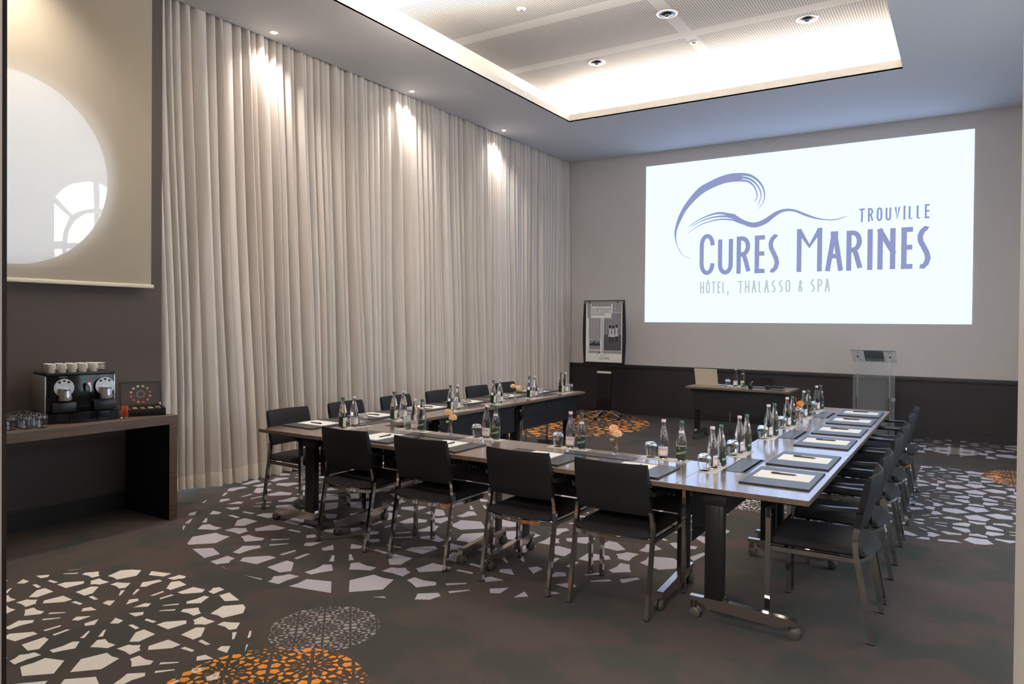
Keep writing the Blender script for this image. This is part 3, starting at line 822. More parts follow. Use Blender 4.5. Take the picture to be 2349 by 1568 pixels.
# ================================================================== CHAIRS
def make_chair(label, group):
    """sitter looks to +y; origin on the floor"""
    t = empty('conference_chair', (0, 0, 0), 0, label, 'chair', group)

    def sheetback(off, zz, bow, wd, n=14):
        return [(-wd / 2 + wd * k / n, off - bow * math.sin(PI * k / n), zz) for k in range(n + 1)]
    # backrest: padded, bowed, leaning
    m = MB(); rings = []
    for i in range(11):
        f = i / 10; z = .545 + .29 * f; y = -.166 - .062 * f; bow = .022 + .014 * f; wd = .452 - .012 * f
        th = .017 * (1 - abs(2 * f - 1) ** 6 * .65)
        A = [(x, yy + th, z) for x, yy, _ in sheetback(y, z, bow, wd)]; B = [(x, yy - th, z) for x, yy, _ in sheetback(y, z, bow, wd)][::-1]
        rings.append(A + B)
    n = len(rings[0]); m.v = [p for r_ in rings for p in r_]
    for i in range(10):
        for k in range(n): m.f.append([i * n + k, i * n + (k + 1) % n, (i + 1) * n + (k + 1) % n, (i + 1) * n + k]); m.mi.append(0)
    h = n // 2
    for base in (0, 10 * n):
        for k in range(h - 1): m.f.append([base + k, base + k + 1, base + n - 2 - k, base + n - 1 - k]); m.mi.append(0)
    m.build('backrest', M['black_fab'], t)
    # seat cushion
    m = MB(); N = 14; M2 = 10
    def seat_pt(u, v, top):
        x = (u - .5) * .455 * (1 + .03 * (v)); y = -.215 + v * .485
        if v < .001: y = y - .02 * math.sin(PI * u)
        if v == 0: pass
        y -= .03 * math.sin(PI * u) * (1 - v) ** 2
        edge = min(u, 1 - u, v, 1 - v); rr = min(1, edge / .10); k = math.sqrt(max(0, 1 - (1 - rr) ** 2))
        zt = .436 + .034 * k - .006 * math.sin(PI * u) * math.sin(PI * v); zb = .436 - .018 * k
        return (x, y, zt if top else zb)
    us = [0, .02, .05, .1, .2, .35, .5, .65, .8, .9, .95, .98, 1]
    g = [[seat_pt(u, v, True) for u in us] for v in us]; b2 = [[seat_pt(u, v, False) for u in us] for v in us]
    nn = len(us); m.v = [p for r_ in g for p in r_] + [p for r_ in b2 for p in r_]; o2 = nn * nn
    for i in range(nn - 1):
        for j in range(nn - 1):
            m.f.append([i * nn + j, i * nn + j + 1, (i + 1) * nn + j + 1, (i + 1) * nn + j]); m.mi.append(0)
            m.f.append([o2 + i * nn + j, o2 + (i + 1) * nn + j, o2 + (i + 1) * nn + j + 1, o2 + i * nn + j + 1]); m.mi.append(0)
    m.build('seat', M['black_fab'], t)
    # chrome frame under the seat
    m = MB()
    for sx in (-1, 1): m.tube([(sx * .236, -.185, .408), (sx * .25, .25, .408)], 0, flat=(.012, .024))
    m.tube([(-.236, -.185, .408)] + [(-.236 + .472 * k / 10, -.190 - .045 * math.sin(PI * k / 10), .408) for k in range(1, 10)] + [(.236, -.185, .408)], 0, flat=(.010, .022))
    m.tube([(-.25, .17, .405), (.25, .17, .405)], 0, flat=(.02, .02)); m.build('seat_frame', M['chrome'], t)
    for sx in (-1, 1):
        m = MB(); m.tube([(sx * .236, -.252, .004), (sx * .236, -.172, .45), (sx * .230, -.168, .52), (sx * .224, -.176, .57)], 0, flat=(.021, .027)); lg = m.build('leg', M['chrome'], t)
        m = MB(); m.rbox(sx * .236 - .013, sx * .236 + .013, -.268, -.236, .0, .008, .002, 1); m.build('glide', M['black_pl'], lg)
        m = MB(); m.tube([(sx * .268, .25, .004), (sx * .268, .25, .625)], 0, flat=(.021, .027)); m.tube([(sx * .268, .245, .408), (sx * .235, .245, .408)], 0, flat=(.018, .02)); lg = m.build('leg', M['chrome'], t)
        m = MB(); m.rbox(sx * .268 - .013, sx * .268 + .013, .234, .266, .0, .008, .002, 1); m.build('glide', M['black_pl'], lg)
        m = MB(); path = [(sx * .268, .25, .575), (sx * .268, .25, .628)] + [(sx * .268, .25 - .035 * math.sin(a), .663 - .035 * math.cos(a)) for a in (.35, .8, 1.2, 1.57)] + [(sx * .266, .1, .664), (sx * .258, -.06, .664), (sx * .236, -.195, .668)]
        m.tube(path, 0, flat=(.034, .019)); m.build('armrest', M['black_pl'], t)
    return t


ch = make_chair('black chair of the front row, first from the left', 'chairs along the front row')
ch.location = (-3.742, 3.895, 0)
for x, lab in ((-3.045, 'second'), (-2.285, 'third'), (-1.671, 'fourth')):
    dup(ch, (x, 3.895, 0), 0, 'black chair of the front row, %s from the left%s' % (lab, ', beside the corner table' if x > -2 else ''))
ORD = ('first', 'second', 'third', 'fourth', 'fifth', 'sixth and farthest')
for k, y in enumerate((4.24, 4.93, 5.64, 6.36, 7.105, 7.74)):
    dup(ch, (-4.79, y, 0), -PI / 2, 'black chair between curtain and tables, %s from the near end' % ORD[k], 'chairs along the curtain')
for k, y in enumerate((4.235, 4.86, 5.66, 6.34, 7.105, 7.71)):
    dup(ch, (-.63, y, 0), PI / 2, 'black chair along the right-hand table row, %s from the near end' % ORD[k], 'chairs along the right')
_c = dup(ch, (-2.61, 10.72, 0), PI, 'black chair behind the presenter table, below the screen')
del _c['group']


# ================================================================== TABLE SETTINGS
def wrap(vs, R, zc, a0):
    """flat letters (x sideways, y up) bent around a bottle of radius R, centred on angle a0"""
    return [(R * math.cos(a0 + x / R), R * math.sin(a0 + x / R), zc + y) for x, y in vs]


def curved(mb, R, z0, z1, a0, a1, n=12):
    mb.strip([(R * math.cos(a0 + (a1 - a0) * k / n), R * math.sin(a0 + (a1 - a0) * k / n), z0) for k in range(n + 1)],
             [(R * math.cos(a0 + (a1 - a0) * k / n), R * math.sin(a0 + (a1 - a0) * k / n), z1) for k in range(n + 1)])


BOT = [(0, .004), (.024, .001), (.030, .004), (.0325, .012), (.0325, .120), (.0317, .128), (.029, .146), (.022, .178), (.0155, .204), (.0128, .218), (.0120, .236)]
FRONT = -PI / 2          # label faces local -y


def make_bottle(kind):
    t = empty('water_bottle', (0, 0, 0), 0, 'bottle', 'water bottle')
    m = MB(); m.lathe(BOT, 24); m.build('bottle_body', M['water'], t)
    m = MB(); m.lathe([(.0125, .234), (.0145, .236), (.0148, .248), (.013, .2515), (0, .252)], 18)
    m.build('cap', M['cap_pink' if kind == 'pink' else 'cap_green'], t)
    R = .0329
    if kind == 'pink':
        m = MB(); curved(m, R, .022, .082, FRONT - 1.15, FRONT + 1.15); lb = m.build('label', M['lab_pink'], t, fix=False)
        vs, fs = text_polys('evian', .027); m = MB(); m.add(wrap(vs, R + .0003, .058, FRONT), fs); m.build('lettering', M['lab_red'], lb, smooth=False, fix=False)
        m = MB(); z = .080
        pk = [(-.026, 0), (-.020, .012), (-.013, .006), (-.006, .018), (.001, .008), (.008, .015), (.015, .005), (.024, .0)]
        m.add(wrap(pk, R + .0002, z, FRONT), [list(range(len(pk)))]); m.build('mountain_print', M['lab_blue'], lb, smooth=False, fix=False)
        m = MB(); curved(m, R + .0002, .026, .029, FRONT - 1.0, FRONT + 1.0); m.build('label_line', M['lab_red'], lb, fix=False)
        m = MB(); curved(m, R, .03, .075, FRONT + PI - .7, FRONT + PI + .7); m.build('back_label', M['lab_pink'], t, fix=False)
    else:
        m = MB(); curved(m, R, .016, .094, FRONT - 1.35, FRONT + 1.2); lb = m.build('label', M['lab_green'], t, fix=False)
        vs, fs = text_polys('BADOIT', .0195); ca, sa = math.cos(.2), math.sin(.2)
        m = MB(); m.add(wrap([(x * ca - y * sa, x * sa + y * ca) for x, y in vs], R + .0003, .047, FRONT), fs); m.build('lettering', M['lab_white'], lb, smooth=False, fix=False)
        m = MB(); ring = [(.006 * math.cos(a * .5236), .006 * math.sin(a * .5236)) for a in range(13)]; r2 = [(x * .8, y * .8) for x, y in ring]
        m.strip(wrap(ring, R + .0003, .083, FRONT - .35), wrap(r2, R + .0003, .083, FRONT - .35))
        m.add(wrap([(-.003, -.0006), (.003, -.0006), (.003, .0006), (-.003, .0006)], R + .0003, .083, FRONT - .35), [(0, 1, 2, 3)]); m.build('seal', M['lab_white'], lb, smooth=False, fix=False)
        m = MB(); n = 10
        for k in range(n):
            a0, a1 = FRONT - .9 + 1.8 * k / n, FRONT - .9 + 1.8 * (k + 1) / n
            m.add([(.0215 * math.cos(a0), .0215 * math.sin(a0), .176), (.0215 * math.cos(a1), .0215 * math.sin(a1), .176), (.0186 * math.cos(a1), .0186 * math.sin(a1), .192), (.0186 * math.cos(a0), .0186 * math.sin(a0), .192)], [(0, 1, 2, 3)])
        m.v = [(x * 1.03, y * 1.03, z) for x, y, z in m.v]; m.build('neck_label', M['lab_pink'], t, fix=False)
        m = MB(); curved(m, R, .022, .092, FRONT + PI - .85, FRONT + PI + .85); bl = m.build('back_label', M['lab_cream'], t, fix=False)
        m = MB(); curved(m, R + .0002, .026, .062, FRONT + PI - .1, FRONT + PI + .8); bq = m.build('back_print', M['lab_green'], bl, fix=False)
        m = MB(); m.add(wrap([(-.004, 0), (0, .005), (.004, 0), (0, -.005)], R + .0004, .044, FRONT + PI + .35), [(0, 1, 2, 3)]); m.build('back_star', M['lab_white'], bl, smooth=False, fix=False)
    return t


def make_tumbler(name='drinking_glass', up=False):
    t = empty(name, (0, 0, 0), 0, 'glass', 'drinking glass')
    out = [(.0295, 0), (.0335, .02), (.0385, .045), (.0405, .066), (.0385, .082), (.031, .095), (.020, .0995), (0, .100)]
    inn = [(0, .088), (.018, .0875), (.029, .086), (.0365, .078), (.0388, .066), (.0368, .045), (.0318, .02), (.0279, 0)]
    pr = out + inn
    if up: pr = [(r_, .1 - z) for r_, z in pr]
    m = MB(); m.lathe(pr, 28); m.build('bowl', M['glass'], t)
    return t


bp, bg = make_bottle('pink'), make_bottle('green')
tum = make_tumbler()
mt = MB(); mt.box(-.05, .05, -.15, .15, 0, .0012); mat0 = mt.build('paper_mat', M['napkin'], smooth=False); tag(mat0, 'mat', 'paper mat')
pd = empty('desk_blotter', (0, 0, 0), 0, 'blotter', 'desk blotter')
m = MB(); m.rbox(-.255, .255, -.18, .18, .004, .009, .002, 1); m.build('writing_surface', M['pad'], pd)
m = MB(); m.rbox(-.256, .256, -.181, .181, 0, .0045, .001, 1); m.build('backing', M['pad_edge'], pd)
ps = MB(); ps.box(-.105, .105, -.1485, .1485, 0, .0022); ps.cur = 1; ps.box(-.1, -.045, .132, .1335, .0022, .00235)
sh = ps.build('notepad', [M['paper'], M['ink']], smooth=False); tag(sh, 'pad', 'notepad')
pn = empty('ballpoint_pen', (0, 0, 0), 0, 'pen', 'pen')
m = MB(); m.lathe([(0, -.07), (.0015, -.07), (.0045, -.055), (.0048, .06), (.003, .068), (0, .069)], 12, axis='x'); m.build('barrel', M['pen'], pn)
m = MB(); m.box(.02, .062, -.0012, .0012, .0045, .0062); m.build('clip', M['pen'], pn)
first = {}


def place(src, key, loc, rz, label, group):
    if key not in first:
        first[key] = 1; src.location = loc; src.rotation_euler = (0, 0, rz); src['label'] = label; src['group'] = group; return src
    return dup(src, loc, rz, label, group)


def wall_fix(): pass


N4 = ('first', 'second', 'third', 'fourth')
NL = ('nearest', 'second nearest', 'third nearest', 'fourth nearest', 'fifth nearest', 'farthest')


def setting(where, group, gx, px, gg, matp, mrz, face, eps=0):
    """gx pink bottle, px green bottle, gg glass, matp mat centre"""
    place(mat0, 'mat', (matp[0], matp[1], TZ + .0003), mrz, 'pale paper mat under bottles, %s' % where, 'paper mats')
    place(bp, 'bp', (gx[0], gx[1], TZ + .0018), face, 'clear bottle with pink-and-white label, %s' % where, 'bottles with pink labels')
    place(bg, 'bg', (px[0], px[1], TZ + .0018), face + .1, 'clear bottle with dark green label, %s' % where, 'bottles with green labels')
    if gg: place(tum, 'tum', (gg[0], gg[1], TZ + .0018), random.uniform(0, 3), 'upturned stemless glass on a paper mat, %s' % where, 'upturned glasses')


def pad_set(where, cx, cy, rz, a):
    place(pd, 'pd', (cx, cy, TZ + .0003), rz, 'dark leather blotter with notepad, %s' % where, 'desk blotters')
    ca, sa = math.cos(rz), math.sin(rz); f = lambda x, y: (cx + x * ca - y * sa, cy + x * sa + y * ca)
    p = f(.02 + random.uniform(-.008, .008), .0); place(sh, 'sh', (p[0], p[1], TZ + .0095), rz + a, 'white sheet of notepaper on the blotter, %s' % where, 'notepads')
    p = f(.055 + random.uniform(-.008, .008), .01); place(pn, 'pn', (p[0], p[1], TZ + .0167), rz + a + math.radians(91) + random.uniform(-.06, .06), 'dark pen on the notepad, %s' % where, 'pens')


# right-hand row: people sit on the +x side; labels face them
for k, y in enumerate((4.25, 4.855, 5.685, 6.36, 7.10, 7.775)):
    wh = 'right-hand row, %s place' % NL[k]
    setting(wh, '', (-1.272, y), (-1.25, y + .1), (-1.293, y - .085), (-1.258, y - .0), .03 * (k % 3 - 1), PI / 2 + .0)
for k, y in enumerate((4.21, 4.835, 5.665, 6.35, 7.065, 7.735)):
    pad_set('right-hand row, %s place' % NL[k], -.857, y, PI / 2, 0)
# front row: people sit on the -y side
for k, (g_, p_, q_) in enumerate(((-3.772, -3.69, -3.612), (-3.095, -3.0, -2.912), (-2.40, -2.297, -2.207), (-1.715, -1.626, -1.506))):
    wh = 'front row, %s place from the left' % N4[k]
    setting(wh, '', (p_, 4.382), (q_, 4.378), (g_, 4.392), ((g_ + q_) / 2, 4.372), PI / 2 + .03 * (k % 2), .12)
for k, x in enumerate((-3.69, -3.09, -2.32, -1.688)):
    pad_set('front row, %s place from the left' % N4[k], x, 3.962, 0, 0)
# curtain-side row: people sit on the -x side
for k, (p_, q_, g_) in enumerate(((4.225, 4.113, 4.335), (4.83, 4.72, 4.935), (5.628, 5.53, 5.735), (6.385, 6.275, 6.49), (7.11, 7.015, 7.245), (7.865, 7.775, 8.0))):
    wh = 'curtain-side row, %s place' % NL[k]
    setting(wh, '', (-4.20, p_), (-4.212, q_), (-4.205, g_), (-4.195, p_), .03 * (k % 3 - 1), -PI / 2)
for k, y in enumerate((4.20, 4.88, 5.66, 6.31, 7.09, 7.77)):
    pad_set('curtain-side row, %s place' % NL[k], -4.565, y, -PI / 2, 0)
# presenter table
place(mat0, 'mat', (-2.66, 10.06, TZ + .0003), PI / 2, 'pale paper mat under bottles on the presenter table', 'paper mats')
place(bp, 'bp', (-2.70, 10.07, TZ + .0018), PI, 'clear bottle with pink-and-white label on the presenter table', 'bottles with pink labels')
place(bg, 'bg', (-2.60, 10.07, TZ + .0018), PI, 'clear bottle with dark green label on the presenter table', 'bottles with green labels')
place(tum, 'tum', (-2.80, 10.05, TZ + .0018), 0, 'upturned stemless glass beside the laptop on the presenter table', 'upturned glasses')


# ================================================================== FLOWERS
def make_vase():
    t = empty('bud_vase', (0, 0, 0), 0, 'vase', 'vase')
    m = MB(); m.lathe([(0, .001), (.022, .001), (.024, .006), (.0235, .02), (.018, .045), (.0125, .068), (.011, .078), (.014, .088), (.0185, .096), (.0175, .097), (.0125, .088), (.0095, .078), (.0105, .068), (.016, .045), (.021, .02), (.021, .008), (0, .007)], 24)
    m.build('vessel', M['glass'], t); return t


def make_flower(lean, az, h, mtl, seed, leaf=True, big=.024):
    rnd = random.Random(seed); t = empty('carnation', (0, 0, 0), 0, 'flower', 'flower')
    dx, dy = math.cos(az) * lean, math.sin(az) * lean; tip = (dx, dy, h)
    m = MB(); m.tube([(-dx * .12, -dy * .12, .012), (dx * .04, dy * .04, .078), (dx * .5, dy * .5, h * .75), (dx * .95, dy * .95, h - .018)], .0016, 6); m.build('stem', M['stem'], t)
    m = MB()
    C = Vector(tip); RR = big
    for ring, (nr, pol, sz) in enumerate(((3, 18, .50), (6, 42, .50), (8, 66, .50), (9, 90, .48), (8, 112, .42))):
        for k in range(nr):
            a = 2 * PI * k / nr + ring * .5 + rnd.uniform(-.2, .2); p_ = math.radians(pol + rnd.uniform(-6, 6))
            d = Vector((math.sin(p_) * math.cos(a), math.sin(p_) * math.sin(a), math.cos(p_) * .8)); n_out = (d + Vector((0, 0, .55))).normalized()
            c = C + d * RR * .72; u = n_out.orthogonal().normalized(); v = n_out.cross(u); pts = []
            for j in range(12):
                b = 2 * PI * j / 12; rr = sz * RR * (1 + .16 * (-1) ** j) * rnd.uniform(.9, 1.1); pts.append(c + u * math.cos(b) * rr + v * math.sin(b) * rr + n_out * (RR * .10 * (-1) ** j + rnd.uniform(-.001, .001)))
            m.add([c - n_out * RR * .15] + pts, [(0, j + 1, (j + 1) % 12 + 1) for j in range(12)])
    m.lathe([(.0, -RR * .9), (RR * .35, -RR * .6), (RR * .62, 0), (RR * .45, RR * .4), (0, RR * .5)], 12, c=tip); m.build('bloom', mtl, t, smooth=False, fix=False)
    if leaf:
        m = MB(); a = az + 2.3; A, B = [], []
        for k in range(9):
            f = k / 8; w_ = .019 * math.sin(PI * f) ** .8; c = Vector((math.cos(a) * (.01 + .05 * f), math.sin(a) * (.01 + .05 * f), .10 + .028 * f - .035 * f * f)); s_ = Vector((-math.sin(a), math.cos(a), 0))
            A.append(c + s_ * w_); B.append(c - s_ * w_)
        m.strip([p[:] for p in A], [p[:] for p in B]); m.build('leaf', M['leaf'], t, fix=False)
    return t


va = make_vase()
sk = MB(); sk.tube([(0, 0, .010), (.030, 0, .215)], .0017, 5); sk0 = sk.build('decorative_stick', M['stick']); tag(sk0, 'stick', 'stick')
VS = [((-3.352, 4.402), 'front row between the first and second places', ((.046, 2.6, .165, 'flower', 1), (.048, -.5, .135, 'flower', 0)), 2),
      ((-4.207, 6.70), 'curtain-side row', ((.050, 2.6, .160, 'flower', 0), (.050, -.2, .150, 'flower', 0)), 2),
      ((-1.951, 4.362), 'front row between the third and fourth places', ((.040, 2.3, .165, 'flower', 1), (.026, -.7, .140, 'flower', 0)), 3),
      ((-1.255, 6.777), 'right-hand row', ((.012, .3, .165, 'flower2', 0), (.016, 4.4, .130, 'flower2', 0)), 3)]
for k, ((x, y), wh, fls, ns) in enumerate(VS):
    place(va, 'va', (x, y, TZ + .0003), 0, 'small glass bud vase of flowers, %s' % wh, 'bud vases')
    for j, (ln, az, h_, mt_, lf) in enumerate(fls):
        f = make_flower(ln, az, h_, M[mt_], k * 5 + j, bool(lf), .032 if (k == 3 and j == 0) or mt_ == 'flower' else .018)
        f.location = (x, y, TZ + .0003); f['group'] = 'flowers in the bud vases'
        f['label'] = '%s carnation, %s bloom in the vase, %s' % ('orange' if mt_ == 'flower2' else 'peach', ('taller', 'lower')[j] if k != 3 else ('open', 'budding')[j], wh)
    for j in range(ns):
        place(sk0, 'sk', (x + .002 * (j - 1), y + .003 * (j - 1), TZ + .0003), (.4 if k < 3 else 2.6) + .45 * j, 'thin orange stick in the bud vase, %s' % wh, 'orange sticks in vase, %s' % wh)

# ================================================================== PRESENTER'S THINGS
lp = empty('laptop', (-3.10, 10.06, TZ + .0003), -.12, 'pale gold open laptop seen from behind on the presenter table', 'laptop')
m = MB(); m.rbox(-.168, .168, 0, .235, 0, .012, .004); m.build('keyboard_base', M['gold'], lp)
m = MB(); m.prism([(-.002, .006), (-.058, .238), (-.053, .2395), (.004, .008)], -.168, .168, 'x'); ld = m.build('lid', M['gold'], lp, smooth=False)
m = MB(); m.prism([(.0045, .012), (-.0525, .236), (-.052, .236), (.005, .012)], -.160, .160, 'x'); m.build('display', M['screen_off'], ld, smooth=False)
mc = empty('microphone', (-2.19, 10.10, TZ + .0225), -.05, 'black handheld microphone lying on the presenter table', 'microphone')
m = MB(); m.lathe([(0, -.06), (.013, -.06), (.017, .0), (.0175, .11), (.012, .13), (.009, .145), (0, .146)], 16, axis='x'); m.build('body', M['black_gloss'], mc)
m = MB(); m.lathe([(0, -.118), (.012, -.116), (.021, -.104), (.0225, -.09), (.021, -.072), (.015, -.06), (0, -.06)], 16, axis='x'); m.build('head_grille', M['black_pl'], mc)
jr = empty('black_jug', (-2.475, 9.98, TZ + .0003), 0, 'small black pot with a silver spout on the presenter table', 'pot')
m = MB(); m.lathe([(0, 0), (.024, 0), (.027, .006), (.028, .05), (.020, .066), (.012, .072), (0, .073)], 20); m.build('pot_body', M['black_gloss'], jr)
m = MB(); m.tube([(.01, 0, .07), (.02, 0, .085), (.034, 0, .095)], .005, 8); m.build('spout', M['silver'], jr)
fd = empty('document_folder', (-2.43, 10.20, TZ + .0003), 0, 'flat dark folder with a sheet on the presenter table', 'folder')
m = MB(); m.rbox(-.20, .17, -.1, .13, 0, .006, .001, 1); m.build('cover', M['pad'], fd)
pp = MB(); pp.box(-.13, .10, -.09, .06, 0, .001); o = pp.build('notepaper', M['paper'], smooth=False); o.location = (-2.68, 10.22, TZ + .0075); tag(o, 'white papers lying behind the bottles on the presenter table', 'paper')
o.location = (-2.72, 10.22, TZ + .0003)

# ---- clear lectern
lc = empty('acrylic_lectern', (-1.07, 11.0, 0), 0, 'clear acrylic lectern standing near the front wall', 'lectern')
m = MB(); m.prism([(-.16, 1.262), (.14, 1.100), (.14, 1.112), (-.16, 1.274)], -.275, .275, 'x'); tpn = m.build('reading_top', M['acrylic'], lc, smooth=False)
m = MB(); m.prism([(-.145, 1.2685), (.135, 1.1175), (.135, 1.120), (-.145, 1.271)], -.115, .125, 'x'); m.build('display_pad', M['screen_off'], tpn, smooth=False)
m = MB(); m.box(-.262, .262, .03, .040, .03, 1.155); m.build('front_panel', M['acrylic'], lc, smooth=False)
m = MB(); m.rbox(-.30, .30, -.22, .22, 0, .025, .004); m.build('base_plate', M['acrylic'], lc)
for sx in (-1, 1):
    m = MB(); m.lathe([(0, .60), (.013, .60), (.013, 1.17), (0, 1.17)], 12, c=(sx * .20, .0, 0)); p = m.build('post', M['acrylic'], lc)
    m = MB(); m.lathe([(0, .025), (.016, .025), (.016, .62), (0, .62)], 12, c=(sx * .20, .0, 0)); m.build('post_sleeve', M['chrome'], p)
    m = MB(); m.lathe([(0, 0), (.012, 0), (.012, .03), (0, .03)], 12, c=(sx * .20, 0, 1.168)); m.build('post_cap', M['black_pl'], p)
    m = MB(); m.lathe([(.022, 0), (.028, 0), (.028, .006), (.022, .006)], 20, c=(sx * .20, -.10, 1.243), closed=True); m.build('holder_ring', M['chrome'], tpn)
m = MB(); m.lathe([(.014, -.004), (.022, -.004), (.022, .004), (.014, .004)], 20, axis='y', c=(.245, .022, .60), closed=True); m.build('badge_ring', M['clip_white'], lc)

# ---- flip chart
fc = empty('flip_chart', (-5.17, 11.05, 0), 0, 'flip chart on wheels with a black and white striped poster beside the curtain', 'flip chart')
m = MB()
cv = [(-.375 - .0 * 0 + .018 * math.cos(f * PI) * 0 - .022 * math.sin(f * PI), .92 + 1.08 * f) for f in [k / 12 for k in range(13)]]
outl = [(x, z) for x, z in cv] + [(-x, z) for x, z in cv[::-1]]
m.prism(outl, -.012, .012, 'y'); bd = m.build('board', M['black_pl'], fc, smooth=False)
m = MB(); m.box(-.355, .355, -.024, -.012, 1.945, 1.985); m.build('clamp_bar', M['steel'], bd)
for sx in (-1, 1):
    m = MB(); m.lathe([(0, 0), (.012, 0), (.012, .014), (0, .014)], 12, axis='y', c=(sx * .26, -.025, 1.965)); m.build('clamp_knob', M['black_pl'], bd)
m = MB(); m.box(-.36, .36, -.06, -.012, .925, .945); m.build('pen_tray', M['black_gloss'], bd)
po = empty('poster', (-5.17, 11.05 - .0135, 0), 0, 'black and white striped poster hanging on the flip chart', 'poster')
m = MB(); m.box(-.335, .335, -.001, 0, .955, 1.945); m.build('sheet', M['white'], po, smooth=False)


def flat(mb, x0, x1, z0, z1, y): mb.poly([(x0, y, z0), (x1, y, z0), (x1, y, z1), (x0, y, z1)])


m = MB()
def stripes(x0, x1, z0, z1, p=.0275):
    x = math.ceil(x0 / p) * p
    while x < x1 - .004: flat(m, x, min(x + p * .5, x1), z0, z1, -.0016); x += p
stripes(-.325, -.24, 1.70, 1.94); stripes(-.24, .14, 1.895, 1.94); stripes(.15, .33, 1.79, 1.94); stripes(-.30, -.05, 1.335, 1.70); stripes(-.30, -.06, 1.10, 1.15); stripes(-.02, .325, 1.10, 1.15); stripes(-.048, -.02, 1.10, 1.70)
m.build('stripe_print', M['chart_dark'], po, smooth=False, fix=False)
m = MB(); flat(m, .0, .32, 1.155, 1.785, -.0017); flat(m, -.27, -.065, 1.165, 1.33, -.0017); pic = m.build('photo_print', M['chart_grey'], po, smooth=False, fix=False)
m = MB(); flat(m, .0, .32, 1.155, 1.42, -.0019); m.build('sea_print', M['chart_mid'], pic, smooth=False, fix=False)
m = MB(); flat(m, -.27, -.065, 1.23, 1.262, -.0019)
for k in range(7): flat(m, -.245 + k * .024, -.225 + k * .024, 1.25, 1.27 + .012 * ((k * 5) % 4), -.00195)
m.build('pier_print', M['chart_dark'], pic, smooth=False, fix=False)
m = MB(); mw = MB()
for k, (xx, zz) in enumerate(((.115, 0), (.172, -.004), (.235, .01))):
    m.poly([(xx + .022 * math.cos(a * PI / 6), -.0021, 1.555 + zz + .028 * math.sin(a * PI / 6)) for a in range(12)])
    for dx in (-.012, .010): flat(m, xx + dx - .008, xx + dx + .009, 1.30 + zz, 1.42 + zz, -.0021)
    for dx in (-.032, .032): m.poly([(xx + dx * .7, -.0021, 1.51 + zz), (xx + dx, -.0021, 1.42 + zz), (xx + dx * 1.2, -.0021, 1.42 + zz), (xx + dx * .95, -.0021, 1.52 + zz)])
    mw.poly([(xx - .024, -.0023, 1.525 + zz), (xx + .024, -.0023, 1.525 + zz), (xx + .018, -.0023, 1.455 + zz), (xx + .034, -.0023, 1.385 + zz), (xx - .034, -.0023, 1.385 + zz), (xx - .018, -.0023, 1.455 + zz)])
m.build('bather_print', M['chart_dark'], pic, smooth=False, fix=False); mw.build('swimsuit_print', M['chart_light'], pic, smooth=False, fix=False)
m = MB(); flat(m, -.235, .14, 1.70, 1.893, -.0018); tb = m.build('title_block', M['white'], po, smooth=False, fix=False)
m = MB()
for txt, zz in (('LA RENAISSANCE', 1.835), ("D'UNE LÉGENDE", 1.79), ('BALNÉAIRE', 1.745)):
    vs, fs = text_polys(txt, .05); x0 = min(v[0] for v in vs); m.add([(-.215 + (x - x0) * .92, -.0024, zz + y) for x, y in vs], fs)
m.build('lettering', M['chart_dark'], tb, smooth=False, fix=False)
m = MB(); sc = .075
def lmap(p): return (p[0] + 2.36) * sc + .012, (p[1] - 2.43) * sc + 1.0
m.strip([(lmap(p)[0], -.0022, lmap(p)[1]) for p in outer], [(lmap(p)[0], -.0022, lmap(p)[1]) for p in inner])
m.strip([(lmap(p)[0], -.0022, lmap(p)[1]) for p in u2], [(lmap(p)[0], -.0022, lmap(p)[1]) for p in l2])
vs, fs = text_polys('CURES MARINES', .044); m.add([(x * .62 + .012, -.0022, 1.0 + y * 1.25) for x, y in vs], fs)
m.build('emblem_print', M['chart_dark'], po, smooth=False, fix=False)
m = MB()
P0 = [(-.135, .90), (-.125, .80), (-.118, .60), (-.125, .35), (-.13, .13), (.11, .13), (.125, .35), (.135, .60), (.135, .80), (.13, .90)]
m.prism(P0, .015, .045, 'y'); cl = m.build('column_panel', M['black_gloss'], fc, smooth=False)
m = MB(); m.box(-.126, .130, .008, .016, .765, .80); m.build('white_band', M['clip_white'], cl, smooth=False)
m = MB(); m.rbox(-.05, .05, .012, .05, .88, 1.0, .005); m.build('board_mount', M['black_pl'], fc)
m = MB(); m.lathe([(0, .085), (.05, .085), (.045, .13), (.02, .14), (0, .14)], 16, c=(0, .03, 0)); hb = m.build('base_hub', M['black_pl'], fc)
for k in range(5):
    a = -PI / 2 + 2 * PI * k / 5; ca, sa = math.cos(a), math.sin(a)
    m = MB(); m.tube([(ca * .03, .03 + sa * .03, .13), (ca * .15, .03 + sa * .15, .118), (ca * .25, .03 + sa * .25, .09), (ca * .33, .03 + sa * .33, .052)], 0, flat=(.03, .014)); lg = m.build('leg', M['silver'], fc)
    m = MB(); m.lathe([(0, -.02), (.024, -.02), (.026, 0), (.024, .02), (0, .02)], 14, axis='x', c=(ca * .335, .03 + sa * .335, .026)); m.build('caster', M['black_pl'], lg)

